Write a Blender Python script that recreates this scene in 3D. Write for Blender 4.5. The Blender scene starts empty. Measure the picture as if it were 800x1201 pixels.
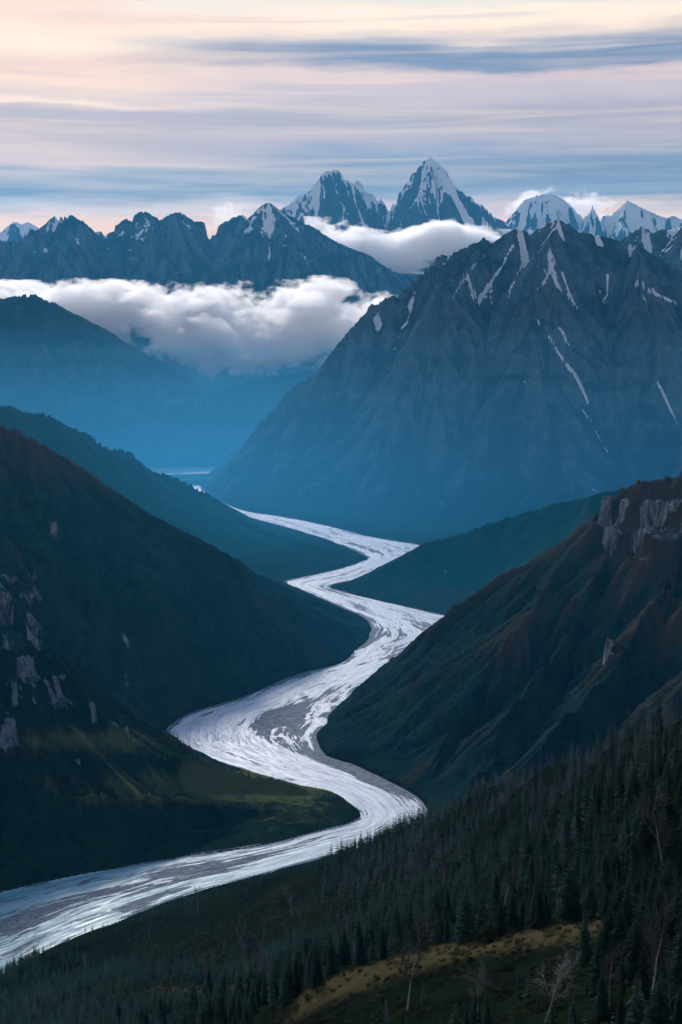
import bpy, math, random
import numpy as np
from mathutils import Vector, Matrix

random.seed(7)
rng = np.random.default_rng(11)
C = bpy.context.scene.collection
S = bpy.context.scene
R = math.radians

# ------------------------------------------------------------------ camera
PW, PH = 800.0, 1201.0
FPX = 1650.0
CAMZ = 900.0
PITCH = math.atan((600.5 - 420.0) / FPX)
cam_d = bpy.data.cameras.new('camera')
cam_d.sensor_fit = 'VERTICAL'
cam_d.sensor_height = 36.0
cam_d.lens = FPX / PH * 36.0
cam_d.clip_start = 1.0
cam_d.clip_end = 200000.0
cam = bpy.data.objects.new('camera', cam_d)
cam.location = (0, 0, CAMZ)
cam.rotation_euler = (math.pi / 2 - PITCH, 0, 0)
C.objects.link(cam)
S.camera = cam

cp, sp = math.cos(PITCH), math.sin(PITCH)


def ray(px, py):
    """horizontal unit direction and tan of elevation of a photo pixel (800x1201)"""
    a = (px - 400.0) / FPX
    b = (600.5 - py) / FPX
    x, y, z = a, cp + b * sp, -sp + b * cp
    h = math.hypot(x, y)
    return x / h, y / h, z / h


def at(px, py, r):
    dx, dy, t = ray(px, py)
    return (dx * r, dy * r, CAMZ + t * r)


def atz(px, py, z):
    dx, dy, t = ray(px, py)
    r = (z - CAMZ) / t
    return (dx * r, dy * r, z)


def project(X, Y, Z):
    z = Z - CAMZ
    d = Y * cp - z * sp
    u = X
    v = Y * sp + z * cp
    return 400 + FPX * u / d, 600.5 - FPX * v / d, d


# ------------------------------------------------------------------ noise
def _hash(ix, iy, seed):
    h = (ix.astype(np.int64) * 374761393 + iy.astype(np.int64) * 668265263 + seed * 1274126177) & 0xFFFFFFFF
    h = ((h ^ (h >> 13)) * 1274126177) & 0xFFFFFFFF
    h = ((h ^ (h >> 16)) * 2246822519) & 0xFFFFFFFF
    return (h ^ (h >> 15)) & 0xFFFFFFFF


def perlin(x, y, seed=0):
    ix = np.floor(x); iy = np.floor(y)
    fx = x - ix; fy = y - iy
    ux = fx * fx * fx * (fx * (fx * 6 - 15) + 10)
    uy = fy * fy * fy * (fy * (fy * 6 - 15) + 10)

    def g(ox, oy):
        a = _hash(ix + ox, iy + oy, seed).astype(np.float64) * (2 * math.pi / 4294967296.0)
        return np.cos(a) * (fx - ox) + np.sin(a) * (fy - oy)
    a = g(0, 0); b = g(1, 0); c = g(0, 1); d = g(1, 1)
    return 1.4 * ((a + (b - a) * ux) * (1 - uy) + (c + (d - c) * ux) * uy)


def fbm(x, y, octs, seed=0, gain=.5, ridged=False):
    s = 0.0; a = 1.0; n = 0.0
    for o in range(octs):
        v = perlin(x * 2 ** o + 17.3 * o, y * 2 ** o - 9.1 * o, seed + o * 31)
        if ridged:
            v = 1 - 2 * np.abs(v)
        s = s + a * v; n += a; a *= gain
    return s / n


def smooth(e0, e1, x):
    t = np.clip((x - e0) / (e1 - e0), 0, 1)
    return t * t * (3 - 2 * t)


def gullies(X, Y, gx, gy, lam, octs, seed, branch=.9, gain=.5, tight=1.0):
    """stripes that run down the slope and branch: the look of water-worn flanks"""
    h = np.zeros_like(X); hx = np.zeros_like(X); hy = np.zeros_like(X)
    outs = []
    a = 1.0; tot = 0.0
    for o in range(octs):
        f = 2.0 ** o / lam
        x = X * f; y = Y * f
        ux = gx + hx * branch; uy = gy + hy * branch
        m = np.sqrt(ux * ux + uy * uy) + 1e-6
        k = tight * np.minimum(m / .12, 1.0) / m
        dx = -uy * k; dy = ux * k
        ix = np.floor(x); iy = np.floor(y); fx = x - ix; fy = y - iy
        va = np.zeros_like(X); vs = np.zeros_like(X); wt = np.zeros_like(X)
        for i in (-1, 0, 1):
            for j in (-1, 0, 1):
                hh = _hash(ix + i, iy + j, seed + o * 77)
                ox = i + ((hh & 0xFFFF) / 65536.0) * .6 + .2
                oy = j + ((hh >> 16) / 65536.0) * .6 + .2
                px = fx - ox; py = fy - oy
                w = np.exp(-(px * px + py * py) * 2.2)
                ph = (px * dx + py * dy) * 2 * math.pi
                va += np.cos(ph) * w; vs -= np.sin(ph) * w; wt += w
        va /= wt; vs /= wt
        h += a * va
        hx += a * vs * dx * .6; hy += a * vs * dy * .6
        tot += a; a *= gain
        outs.append(va)
    return h / tot, outs


# ------------------------------------------------------------------ the grid: rings round the viewpoint hill
def rings():
    r = [120.0]
    while r[-1] < 34000:
        x = r[-1]
        if x < 2000: k = .0042
        elif x < 4800: k = .0021
        elif x < 7000: k = .0028
        elif x < 10800: k = .0017
        elif x < 12000: k = .004
        elif x < 13200: k = .0026
        elif x < 16500: k = .006
        elif x < 19300: k = .0022
        elif x < 22500: k = .006
        elif x < 29500: k = .0021
        else: k = .008
        r.append(x * (1 + k))
    return np.array(r)


RR = rings()
th_core = np.arange(-15.0, 15.0001, .041)
th_l = np.linspace(-34, -15.15, 60)
TH = np.radians(np.concatenate([th_l, th_core, -th_l[::-1]]))
NR, NT = len(RR), len(TH)
X = RR[:, None] * np.sin(TH)[None, :]
Y = RR[:, None] * np.cos(TH)[None, :]
print('grid', NR, NT, NR * NT)


def grad(Z, rows):
    dr = np.gradient(Z, RR[rows], axis=0)
    dt = np.gradient(Z, TH, axis=1) / RR[rows][:, None]
    s = np.sin(TH)[None, :]; c = np.cos(TH)[None, :]
    return dr * s + dt * c, dr * c - dt * s


# ------------------------------------------------------------------ river course (pairs of bank points in the photo, on the water plane)
PAIRS = [((-420, 1130), (-420, 1330)), ((-200, 1082), (-200, 1225)), ((-60, 1058), (-60, 1170)), ((0, 1047), (0, 1147)), ((50, 1035), (52, 1119)), ((100, 1025), (110, 1092)),
         ((200, 1008), (215, 1051)), ((300, 993), (305, 1026)), ((390, 971), (400, 1000)), ((418, 962), (460, 990)),
         ((422, 953), (500, 965)), ((410, 943), (498, 945)), ((388, 928), (482, 931)), ((347, 920), (420, 900)),
         ((300, 907), (382, 887)), ((240, 890), (371, 868)), ((205, 878), (373, 858)), ((194, 862), (383, 849)),
         ((200, 851), (384, 843)), ((225, 836), (387, 837)), ((285, 818), (405, 824)), ((350, 791), (450, 798)), ((400, 778), (510, 768)),
         ((417, 763), (555, 745)), ((433, 749), (585, 735)), ((432, 728), (560, 730)), ((402, 713), (490, 715)),
         ((370, 699), (420, 699)), ((348, 689), (391, 691)), ((336, 683), (386, 688)), ((352, 678), (392, 685)),
         ((400, 667), (432, 675)), ((427, 658), (472, 657)), ((430, 653), (510, 647)), ((410, 643), (500, 641)),
         ((375, 630), (432, 629)), ((335, 618), (380, 616)), ((290, 606), (330, 606)), ((262, 597), (290, 600)),
         ((235, 587), (262, 590)), ((205, 576), (240, 577)), ((195, 566), (236, 570))]
LB = np.array([atz(a[0], a[1], 0)[:2] for a, b in PAIRS])
RB = np.array([atz(b[0], b[1], 0)[:2] for a, b in PAIRS])


def catmull(P, n):
    out = []
    for i in range(len(P) - 1):
        p0 = P[max(i - 1, 0)]; p1 = P[i]; p2 = P[i + 1]; p3 = P[min(i + 2, len(P) - 1)]
        for k in range(n):
            t = k / n
            out.append(.5 * (2 * p1 + (p2 - p0) * t + (2 * p0 - 5 * p1 + 4 * p2 - p3) * t * t + (3 * p1 - p0 - 3 * p2 + p3) * t ** 3))
    out.append(P[-1])
    return np.array(out)


LBs, RBs = catmull(LB, 4), catmull(RB, 4)
LAKE = np.array([atz(x, y, 0)[:2] for x, y in ((110, 548.3), (180, 548.2), (215, 548), (250, 547.6), (300, 547.5), (300, 553), (262, 554.5), (238, 555.5), (215, 556), (190, 557), (160, 558.5), (110, 560))])


def poly_sd(X, Y, P):
    """signed distance to polygon, negative inside"""
    d2 = np.full(X.shape, 1e18); inside = np.zeros(X.shape, bool)
    n = len(P)
    for i in range(n):
        ax, ay = P[i]; bx, by = P[(i + 1) % n]
        ex, ey = bx - ax, by - ay
        L = ex * ex + ey * ey + 1e-9
        t = np.clip(((X - ax) * ex + (Y - ay) * ey) / L, 0, 1)
        dx = X - ax - t * ex; dy = Y - ay - t * ey
        d2 = np.minimum(d2, dx * dx + dy * dy)
        c = ((ay > Y) != (by > Y))
        if ey != 0:
            xi = ax + (Y - ay) * ex / ey
            inside ^= c & (X < xi)
    d = np.sqrt(d2)
    return np.where(inside, -d, d)


SD = np.full(X.shape, 5000.0)
rw = slice(int(np.searchsorted(RR, 1150)), int(np.searchsorted(RR, 13500)))
river_poly = np.concatenate([LBs, RBs[::-1]])
SD[rw] = poly_sd(X[rw], Y[rw], river_poly)
rl = slice(int(np.searchsorted(RR, 8500)), int(np.searchsorted(RR, 13500)))
SD[rl] = np.minimum(SD[rl], poly_sd(X[rl], Y[rl], LAKE))


# ------------------------------------------------------------------ mountains and hills
def cones(X, Y, pts, slope, p):
    z = np.full(X.shape, -1e9)
    P = [tuple(q) for q in catmull(np.array([at(*q) for q in pts]), 3)]
    for (ax, ay, az), (bx, by, bz) in zip(P[:-1], P[1:]):
        ex, ey = bx - ax, by - ay
        L = ex * ex + ey * ey + 1e-9
        t = np.clip(((X - ax) * ex + (Y - ay) * ey) / L, 0, 1)
        d = np.sqrt((X - ax - t * ex) ** 2 + (Y - ay - t * ey) ** 2)
        zc = np.maximum(az + (bz - az) * t, 5.0)
        s = d / (p * zc / slope)
        z = np.maximum(z, np.where(s < 1, zc * np.power(np.maximum(1 - s, 0), p), -slope * .3 * (d - p * zc / slope)))
    return z


HILLS = [
    # name, r range, crest slope, concavity, gully wavelength, gully height, crest noise, lines
    dict(n='hill_c', r=(1500, 5600), s=.95, p=1.35, lam=300, amp=32, crest=6, lines=[
        [(388, 838, 3390), (415, 818, 3430), (440, 803, 3470), (475, 786, 3500), (510, 764, 3540), (535, 746, 3570), (556, 730, 3580), (575, 716, 3570), (600, 697, 3560), (640, 667, 3540), (665, 650, 3520), (690, 634, 3510), (702, 622, 3500), (708, 605, 3490), (720, 585, 3480), (738, 574, 3480), (765, 565, 3470), (800, 558, 3460), (900, 520, 3400), (1060, 470, 3300), (1250, 430, 3200)],
        [(520, 757, 3545), (480, 800, 3450), (440, 838, 3350), (415, 862, 3270)],
        [(600, 697, 3560), (560, 760, 3380), (520, 815, 3220), (480, 865, 3080), (455, 890, 3010)],
        [(680, 640, 3520), (640, 700, 3360), (600, 760, 3200), (560, 815, 3050), (520, 868, 2920), (500, 895, 2860)],
        [(738, 574, 3480), (720, 640, 3350), (690, 705, 3200), (650, 765, 3040), (610, 820, 2880), (570, 870, 2750), (545, 900, 2690)],
        [(830, 545, 3450), (800, 640, 3230), (765, 715, 3020), (720, 780, 2820), (680, 835, 2640), (640, 880, 2520)],
        [(1000, 490, 3350), (930, 640, 3000), (860, 740, 2750), (800, 810, 2520), (740, 870, 2340)]]),
    dict(n='hill_d', r=(4600, 7800), s=.6, p=1.35, lam=420, amp=30, crest=2, lines=[
        [(392, 689, 5560), (410, 683, 5560), (430, 676, 5570), (460, 661, 5620), (495, 641, 5720), (520, 631, 5800), (560, 619, 5900), (600, 606, 5950), (640, 593, 6000), (700, 579, 6000), (740, 572, 6000), (800, 560, 6000), (950, 510, 6000), (1150, 450, 6000)]]),
    dict(n='hill_a', r=(4700, 9300), s=.68, p=1.4, lam=480, amp=40, crest=6, lines=[
        [(-500, 330, 7000), (-250, 400, 7000), (0, 476, 7100), (50, 489, 7200), (100, 512, 7300), (145, 536, 7450), (190, 555, 7300), (235, 576, 7350), (262, 595, 7400), (285, 606, 7350)],
        [(190, 560, 7500), (300, 617, 7000), (380, 641, 6500), (425, 653, 6250)]]),
    dict(n='hill_b', r=(2400, 6500), s=.8, p=1.45, lam=360, amp=40, crest=7, lines=[
        [(-500, 330, 4300), (-250, 410, 4250), (-100, 466, 4200), (0, 504, 4150), (30, 516, 4150), (60, 529, 4150), (90, 552, 4170), (110, 567, 4200), (150, 594, 4250), (180, 611, 4300), (215, 630, 4350), (250, 650, 4400), (290, 672, 4450), (330, 689, 4550), (370, 701, 4650), (410, 719, 4700), (433, 735, 4700)],
        [(0, 560, 3950), (100, 640, 3850), (200, 700, 3850), (290, 745, 3950), (360, 778, 4000)],
        [(-60, 590, 3780), (0, 640, 3680), (100, 702, 3600), (200, 760, 3560), (290, 806, 3580)],
        [(-60, 660, 3500), (0, 700, 3430), (90, 770, 3380), (150, 818, 3350), (190, 852, 3350)],
        [(110, 567, 4200), (200, 650, 4100), (300, 716, 4120), (390, 752, 4250)]]),
    dict(n='hill_g', r=(1900, 3600), s=.95, p=1.3, lam=200, amp=20, crest=5, lines=[
        [(-400, 660, 3000), (-150, 725, 3000), (0, 762, 3000), (35, 766, 3000), (60, 771, 3010), (85, 785, 3030), (110, 803, 3060), (135, 822, 3100), (160, 846, 3150), (185, 868, 3190), (200, 880, 3210)],
        [(-400, 740, 2550), (-150, 800, 2600), (0, 833, 2650), (30, 840, 2660), (60, 852, 2700), (95, 866, 2750), (130, 878, 2800), (180, 886, 2850), (240, 896, 2900), (300, 909, 2880), (345, 922, 2850), (380, 935, 2830), (405, 950, 2790)],
        [(-160, 895, 2420), (0, 912, 2460), (120, 930, 2540), (240, 943, 2660), (340, 949, 2740), (405, 956, 2775)],
        [(-160, 965, 2330), (0, 985, 2370), (110, 982, 2440), (230, 975, 2560), (330, 968, 2660)]]),
    dict(n='mountain_e', r=(6300, 13500), s=1.3, p=1.6, lam=1000, amp=135, crest=13, lines=[
        [(240, 574, 9600), (252, 553, 9600), (270, 529, 9600), (290, 505, 9600), (310, 490, 9620), (330, 475, 9650), (350, 455, 9680), (375, 435, 9700), (385, 429, 9700), (398, 404, 9720), (415, 386, 9750), (430, 374, 9800), (445, 360, 9800), (470, 344, 9830), (486, 328, 9850), (505, 310, 9900), (525, 300, 9900), (545, 292, 9920), (568, 280, 9950), (580, 283, 9950), (600, 271, 9950), (612, 270, 9960), (622, 275, 9960), (632, 269, 9970), (645, 261, 9980), (655, 259, 9980), (668, 265, 9990), (680, 274, 10000), (700, 279, 10000), (722, 283, 10050), (745, 286, 10100), (762, 296, 10100), (800, 322, 10150), (860, 355, 10200), (950, 400, 10200)],
        [(655, 259, 9980), (640, 300, 9500), (628, 350, 9100)],
        [(568, 281, 9950), (540, 330, 9500), (512, 392, 9050)],
        [(745, 286, 10100), (752, 330, 9600), (765, 400, 9050)]]),
    dict(n='mountain_p', r=(11000, 16500), s=.9, p=1.4, lam=900, amp=110, crest=25, lines=[
        [(690, 330, 13000), (730, 295, 13000), (752, 271, 13000), (765, 273, 13000), (785, 270, 13000), (800, 265, 13000), (850, 250, 13000), (930, 280, 13000), (1050, 330, 13000)]]),
    dict(n='mountain_i', r=(11650, 15500), s=.62, p=1.35, lam=800, amp=60, crest=16, lines=[
        [(172, 533, 12150), (190, 514, 12200), (210, 495, 12250), (232, 478, 12300), (250, 465, 12350), (275, 454, 12400), (300, 446, 12450), (350, 438, 12500), (430, 432, 12500), (560, 420, 12500), (750, 400, 12500)]]),
    dict(n='mountain_h', r=(10400, 16500), s=.62, p=1.4, lam=1300, amp=95, crest=20, lines=[
        [(-450, 290, 13000), (-200, 330, 13000), (-60, 350, 13000), (0, 349, 13000), (20, 347, 13000), (35, 345, 13000), (55, 353, 13000), (75, 364, 13050), (95, 374, 13050), (125, 388, 13100), (140, 399, 13150), (152, 412, 13200), (175, 430, 13300), (195, 444, 13400), (230, 470, 13600), (280, 505, 13900)]]),
    dict(n='mountain_j', r=(16400, 21500), s=1.0, p=1.4, lam=900, amp=150, crest=18, lines=[
        [(-450, 250, 18500), (-200, 275, 18500), (-60, 290, 18500), (0, 286, 18500), (30, 280, 18500), (52, 268, 18500), (65, 256, 18500), (78, 259, 18500), (86, 256, 18500), (100, 267, 18500), (120, 272, 18500), (135, 270, 18500), (150, 260, 18500), (160, 258, 18500), (168, 251, 18500), (185, 262, 18500), (195, 260, 18500), (213, 251, 18500), (225, 267, 18500), (234, 276, 18500), (255, 272, 18500), (267, 264, 18500), (282, 254, 18500), (292, 258, 18500), (303, 247, 18500), (315, 239, 18500), (330, 250, 18500), (350, 263, 18500), (380, 280, 18500), (420, 297, 18500), (460, 314, 18500), (500, 333, 18500), (560, 352, 18500), (700, 372, 18500)],
        [(168, 251, 18500), (190, 290, 17900), (205, 335, 17300)],
        [(315, 239, 18500), (345, 290, 17900), (365, 345, 17300)],
        [(78, 259, 18500), (70, 300, 17900), (60, 345, 17300)]]),
    dict(n='mountain_k', r=(21500, 27500), s=1.8, p=1.65, lam=800, amp=130, crest=30, lines=[
        [(200, 300, 24500), (300, 262, 24500), (330, 246, 24500), (350, 228, 24500), (365, 221, 24500), (375, 207, 24500), (385, 200, 24500), (392, 203, 24500), (400, 208, 24500), (410, 214, 24500), (425, 222, 24500), (445, 234, 24500), (460, 237, 24500), (475, 228, 24500), (485, 209, 24500), (495, 193, 24500), (505, 184, 24500), (513, 190, 24500), (525, 204, 24500), (535, 217, 24500), (545, 227, 24500), (565, 240, 24500), (580, 254, 24500), (596, 266, 24500), (640, 290, 24500), (760, 330, 24500)],
        [(505, 184, 24500), (498, 215, 24000), (470, 262, 23300), (450, 290, 22900)],
        [(505, 184, 24500), (528, 235, 23900), (545, 275, 23300)],
        [(385, 200, 24500), (398, 235, 24000), (420, 275, 23300)],
        [(350, 228, 24500), (362, 255, 24000), (372, 285, 23500)]]),
    dict(n='mountain_m', r=(26500, 33500), s=1.5, p=1.7, lam=1000, amp=220, crest=35, lines=[
        [(500, 310, 29500), (594, 268, 29500), (605, 250, 29500), (615, 237, 29500), (630, 230, 29500), (645, 228, 29500), (660, 234, 29500), (680, 248, 29500), (690, 251, 29500), (695, 242, 29500), (705, 254, 29500), (715, 250, 29500), (725, 245, 29500), (736, 237, 29500), (750, 245, 29500), (765, 252, 29500), (790, 264, 29500), (850, 272, 29500), (950, 262, 29500), (1050, 290, 29500)],
        [(645, 228, 29500), (655, 255, 28900), (640, 285, 28300)],
        [(736, 237, 29500), (730, 262, 28900), (745, 290, 28300)]]),
    dict(n='mountain_n', r=(26500, 33500), s=1.3, p=1.6, lam=1000, amp=150, crest=30, lines=[
        [(-400, 285, 29500), (-150, 265, 29500), (-60, 272, 29500), (0, 273, 29500), (8, 267, 29500), (18, 260, 29500), (26, 264, 29500), (33, 261, 29500), (45, 268, 29500), (60, 280, 29500), (150, 300, 29500)]]),
]

CRAGS = {'hill_c': [(775, 612, 48, 34, 1.6), (712, 612, 13, 34, 1.4), (735, 650, 30, 14, .8), (712, 762, 16, 20, .7), (640, 700, 50, 14, .5), (760, 700, 40, 16, .4)],
         'hill_g': [(28, 800, 24, 26, 1.6), (75, 812, 19, 24, 1.6), (8, 868, 14, 26, 1.5), (45, 862, 18, 18, .9), (92, 895, 8, 15, 1.1), (110, 838, 10, 14, .9), (135, 850, 7, 12, .9), (150, 860, 6, 8, .8)],
         'hill_b': [(62, 628, 9, 13, 1.1)],
         'hill_d': [(525, 668, 8, 18, .8), (560, 665, 20, 8, .5)]}
CRG = np.zeros(X.shape)
Z = np.full(X.shape, -1e9)
LAB = np.full(X.shape, -1, int)      # which hill a spot belongs to
ER = np.zeros(X.shape)               # broad gullies
EF = np.zeros(X.shape)               # fine gullies
for k, h in enumerate(HILLS):
    rows = slice(int(np.searchsorted(RR, h['r'][0])), int(np.searchsorted(RR, h['r'][1])))
    x, y = X[rows], Y[rows]
    wl = h['lam'] * .9
    w1 = fbm(x / wl, y / wl, 2, 50 + k) * h['lam'] * .10
    w2 = fbm(x / wl + 40, y / wl, 2, 60 + k) * h['lam'] * .10
    b = np.full(x.shape, -1e9)
    crest = cones(x, y, h['lines'][0], h['s'], h['p'])
    for i, ln in enumerate(h['lines']):
        if i == 0:
            z = crest
            cz = cones(x, y, ln, .02, 1.0)
        else:
            wf = np.clip((cz - crest) / (h['amp'] * 5.0) - .3, 0, 1)
            z = np.minimum(cones(x + w1 * wf, y + w2 * wf, ln, h['s'] * 1.15, h['p']), cz - 2)
        d = z - b
        kk = h['amp'] * .5
        b = np.where(np.abs(d) < kk, np.maximum(z, b) + (kk - np.abs(d)) ** 2 / (4 * kk) * (i > 0), np.maximum(z, b))
    gx, gy = grad(b, rows)
    e, outs = gullies(x, y, gx, gy, h['lam'], 6, 100 + k * 9, gain=.58)
    # depth below the crest line, in units of the gully height: keeps the skyline where it was surveyed
    below = np.clip((cz - b) / (h['amp'] * 3.0), 0, 1)
    foot = np.clip(b / (h['amp'] * 4.5), 0, 1)
    fad = below * foot
    wild = .55 + .9 * smooth(-.3, .35, fbm(x / (h['lam'] * 2.1) + 5, y / (h['lam'] * 2.1), 2, 333 + k))
    z = b + e * wild * h['amp'] * 1.7 * (fad * 1.0 + .02) + h['crest'] * fbm(x / 90 * (200 / (h['lam'] ** .75)), y / 90 * (200 / (h['lam'] ** .75)), 5, 300 + k, ridged=True) * np.clip(b / 60, 0, 1)
    if h['n'] in CRAGS:             # real crags: the ground steps up in ledges there
        pxx, pyy, _ = project(x, y, z)
        ck = np.zeros(x.shape)
        for cx, cy, rx, ry, am in CRAGS[h['n']]:
            ck = ck + am * np.exp(-(((pxx - cx) / rx) ** 2 + ((pyy - cy) / ry) ** 2))
        ck = np.clip(ck * (1.15 + 3.0 * fbm(x / 45, y / 45, 4, 950) + .8 * outs[2] + .5 * outs[3]) - .5, 0, 1)
        CRG[rows] = np.maximum(CRG[rows], ck)
        stp = 62.0 if h['n'] == 'hill_c' else 46.0
        q = (z + 22 * fbm(x / 55, y / 55, 4, 951)) / stp
        fr = q - np.floor(q)
        z = z + ck * ((smooth(.42, .66, fr) - fr) * stp + 9 * fbm(x / 22, y / 22, 4, 952, ridged=True))
    if h['n'] == 'mountain_e':      # cliff bands
        zz = z + 150 * fbm(x / 1100, y / 1100, 4, 900)
        st = 190.0
        q = zz / st; fl = np.floor(q); fr = q - fl
        terr = (fl + smooth(.25, .8, fr)) * st
        a = .34 * smooth(350, 700, z) * smooth(.2, .9, below) * smooth(-.25, .35, fbm(x / 600, y / 600, 3, 903))
        z = z * (1 - a) + (terr - (zz - z)) * a
    m = z > Z[rows]
    Z[rows] = np.where(m, z, Z[rows])
    LAB[rows] = np.where(m & (z > 4), k, LAB[rows])
    ER[rows] = np.where(m, outs[0] * .5 + outs[1] * .35 + outs[2] * .15, ER[rows])
    EF[rows] = np.where(m, outs[2] * .5 + outs[3] * .5, EF[rows])

# foreground mountainside: thin-plate surface through surveyed points
SKY = [(1150, 740, 500), (1000, 790, 600), (900, 815, 680), (800, 845, 760), (720, 868, 850), (650, 897, 980), (560, 928, 1150), (480, 966, 1320), (430, 990, 1450), (340, 1019, 1640), (270, 1040, 1760), (200, 1068, 1850)]
NEAR = [(130, 1090, 1900), (50, 1124, 1990), (0, 1150, 1990), (-100, 1195, 1890), (-250, 1250, 1730)]
FP = [at(*q) for q in SKY] + [at(*q) for q in NEAR]
for q in SKY:
    dx, dy, t = ray(q[0], q[1])
    zs = CAMZ + t * q[2]
    for f in (.16, .42, .8):
        rr = q[2] * (1 + f)
        FP.append((dx * rr, dy * rr, max(zs - (abs(t) + .16) * q[2] * f, -60)))
for q in NEAR:
    dx, dy, t = ray(q[0], q[1])
    rr = q[2] + 120
    FP.append((dx * rr, dy * rr, -25)); FP.append((dx * (rr + 400), dy * (rr + 400), -90))
FP += [at(*q) for q in [
    (320, 1186, 560), (400, 1147, 540), (480, 1121, 520), (560, 1104, 500), (640, 1092, 485), (700, 1082, 475),
    (560, 1150, 410), (480, 1195, 400), (640, 1150, 385), (700, 1135, 385), (400, 1210, 440), (800, 1090, 400), (800, 1201, 290),
    (560, 1230, 330), (680, 1240, 290), (200, 1260, 600), (400, 1300, 330), (800, 1350, 200), (1000, 1100, 330), (1000, 950, 450), (1000, 1300, 210),
    (750, 910, 740), (750, 960, 690), (750, 1020, 610), (650, 945, 890), (650, 1000, 790), (560, 975, 1040), (560, 1020, 890), (640, 1045, 700), (560, 1062, 730),
    (480, 1003, 1170), (480, 1045, 980), (400, 1030, 1320), (400, 1062, 1080), (480, 1082, 770), (400, 1100, 850), (320, 1136, 850),
    (300, 1062, 1480), (300, 1100, 1180), (200, 1100, 1600), (200, 1140, 1230), (100, 1135, 1700), (100, 1165, 1300), (200, 1172, 1020),
    (0, 1185, 1550), (0, 1235, 1080), (100, 1222, 880), (-200, 1330, 1100), (-200, 1500, 500), (300, 1201, 680)]]
for px, r, z in ((320, 650, 588), (400, 640, 585), (480, 620, 592), (560, 600, 600), (640, 575, 612), (700, 560, 622)):
    dx, dy, t = ray(px, 1000)
    FP.append((dx * r, dy * r, z))
FP += [(0, 60, 800), (-200, 60, 770), (200, 60, 830), (-500, 400, 560)]
FP = np.array(FP)
P2 = FP[:, :2] / 1000.0
nP = len(P2)


def tpsk(d2):
    return np.where(d2 > 1e-12, .5 * d2 * np.log(np.maximum(d2, 1e-12)), 0)


A = np.zeros((nP + 3, nP + 3))
A[:nP, :nP] = tpsk(((P2[:, None] - P2[None]) ** 2).sum(-1)) + np.eye(nP) * 2e-4
A[:nP, nP] = 1; A[:nP, nP + 1:] = P2
A[nP, :nP] = 1; A[nP + 1:, :nP] = P2.T
sol = np.linalg.solve(A, np.concatenate([FP[:, 2], np.zeros(3)]))


def tps(x, y):
    x = x / 1000.0; y = y / 1000.0
    out = sol[nP] + sol[nP + 1] * x + sol[nP + 2] * y
    for i in range(nP):
        out = out + sol[i] * tpsk((x - P2[i, 0]) ** 2 + (y - P2[i, 1]) ** 2)
    return out


rf = slice(0, int(np.searchsorted(RR, 2700)))
x, y = X[rf], Y[rf]
zf = tps(x, y)
gx, gy = grad(zf, rf)
e, outs = gullies(x, y, gx, gy, 210, 4, 900, gain=.5)
nearfade = smooth(150, 900, RR[rf])[:, None]
zf = zf + e * 5.0 * np.clip(zf / 60, 0, 1) * (.35 + .65 * nearfade) + 2.2 * fbm(x / 60, y / 60, 5, 777)
# the terrain stays below the sight to the river's near bank (no hump on the water)
m = (zf > Z[rf]) & (zf > 2)
m &= ~((RR[rf][:, None] > 2000) & (zf < 20))
Z[rf] = np.where(m, zf, Z[rf])
FG = len(HILLS)
LAB[rf] = np.where(m, FG, LAB[rf])

# banks, valley floor, river bed
floor = 1.2 + np.maximum(SD, 0) * .012 + 1.2 * fbm(X / 130, Y / 130, 4, 5)
floor = np.minimum(floor, 30)
jag = 9 * fbm(X / 90, Y / 90, 4, 8)
sdj = SD + jag * np.minimum(1, np.abs(SD) / 20 + .5)
cap = np.where(sdj > 0, (.8 * sdj + .0022 * sdj ** 2) * (1 + .55 * fbm(X / 170, Y / 170, 5, 88) + .2 * ER) + .5, 0)
Zc = np.maximum(Z, floor)
Zc = np.where(Zc > cap, cap, Zc)
BASIN = np.array([atz(x, y, 0)[:2] for x, y in ((120, 549), (249, 548), (244, 556), (239, 573), (236, 579), (205, 580), (165, 562), (120, 556))])
SB = np.full(X.shape, 5000.0); SB[rl] = poly_sd(X[rl], Y[rl], BASIN)
Zc = np.minimum(Zc, 2.0 + .8 * np.maximum(SB + jag, 0) + .001 * np.maximum(SB, 0) ** 2)
Zc = np.where(sdj < 0, -6, Zc)
Z = Zc
LAB[sdj < 6] = -1
_px, _py, _ = project(X, Y, Z)
_kg = [h['n'] for h in HILLS].index('hill_g')
LAB[(LAB == -1) & (sdj > 2) & (RR[:, None] > 2150) & (RR[:, None] < 3300) & (_px < 428) & (_py < 1050) & (_py > 885)] = _kg
print('terrain done')

gxf, gyf = np.zeros_like(Z), np.zeros_like(Z)
gxf, gyf = grad(Z, slice(0, NR))
SL = np.sqrt(gxf ** 2 + gyf ** 2)
PXg, PYg, _d = project(X, Y, Z)

# material masks -------------------------------------------------------------
SNOW = np.full(X.shape, -1.0)
ROCK = np.full(X.shape, -1.0)
DRY_LIT = np.zeros(X.shape)  # dry cover; on the hills also relief light painted along the ribs
nz = fbm(X / 260, Y / 260, 5, 41)
nz2 = fbm(X / 900, Y / 900, 4, 42)


def near_px(cx, cy, rx, ry):
    return np.exp(-(((PXg - cx) / rx) ** 2 + ((PYg - cy) / ry) ** 2))


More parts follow.
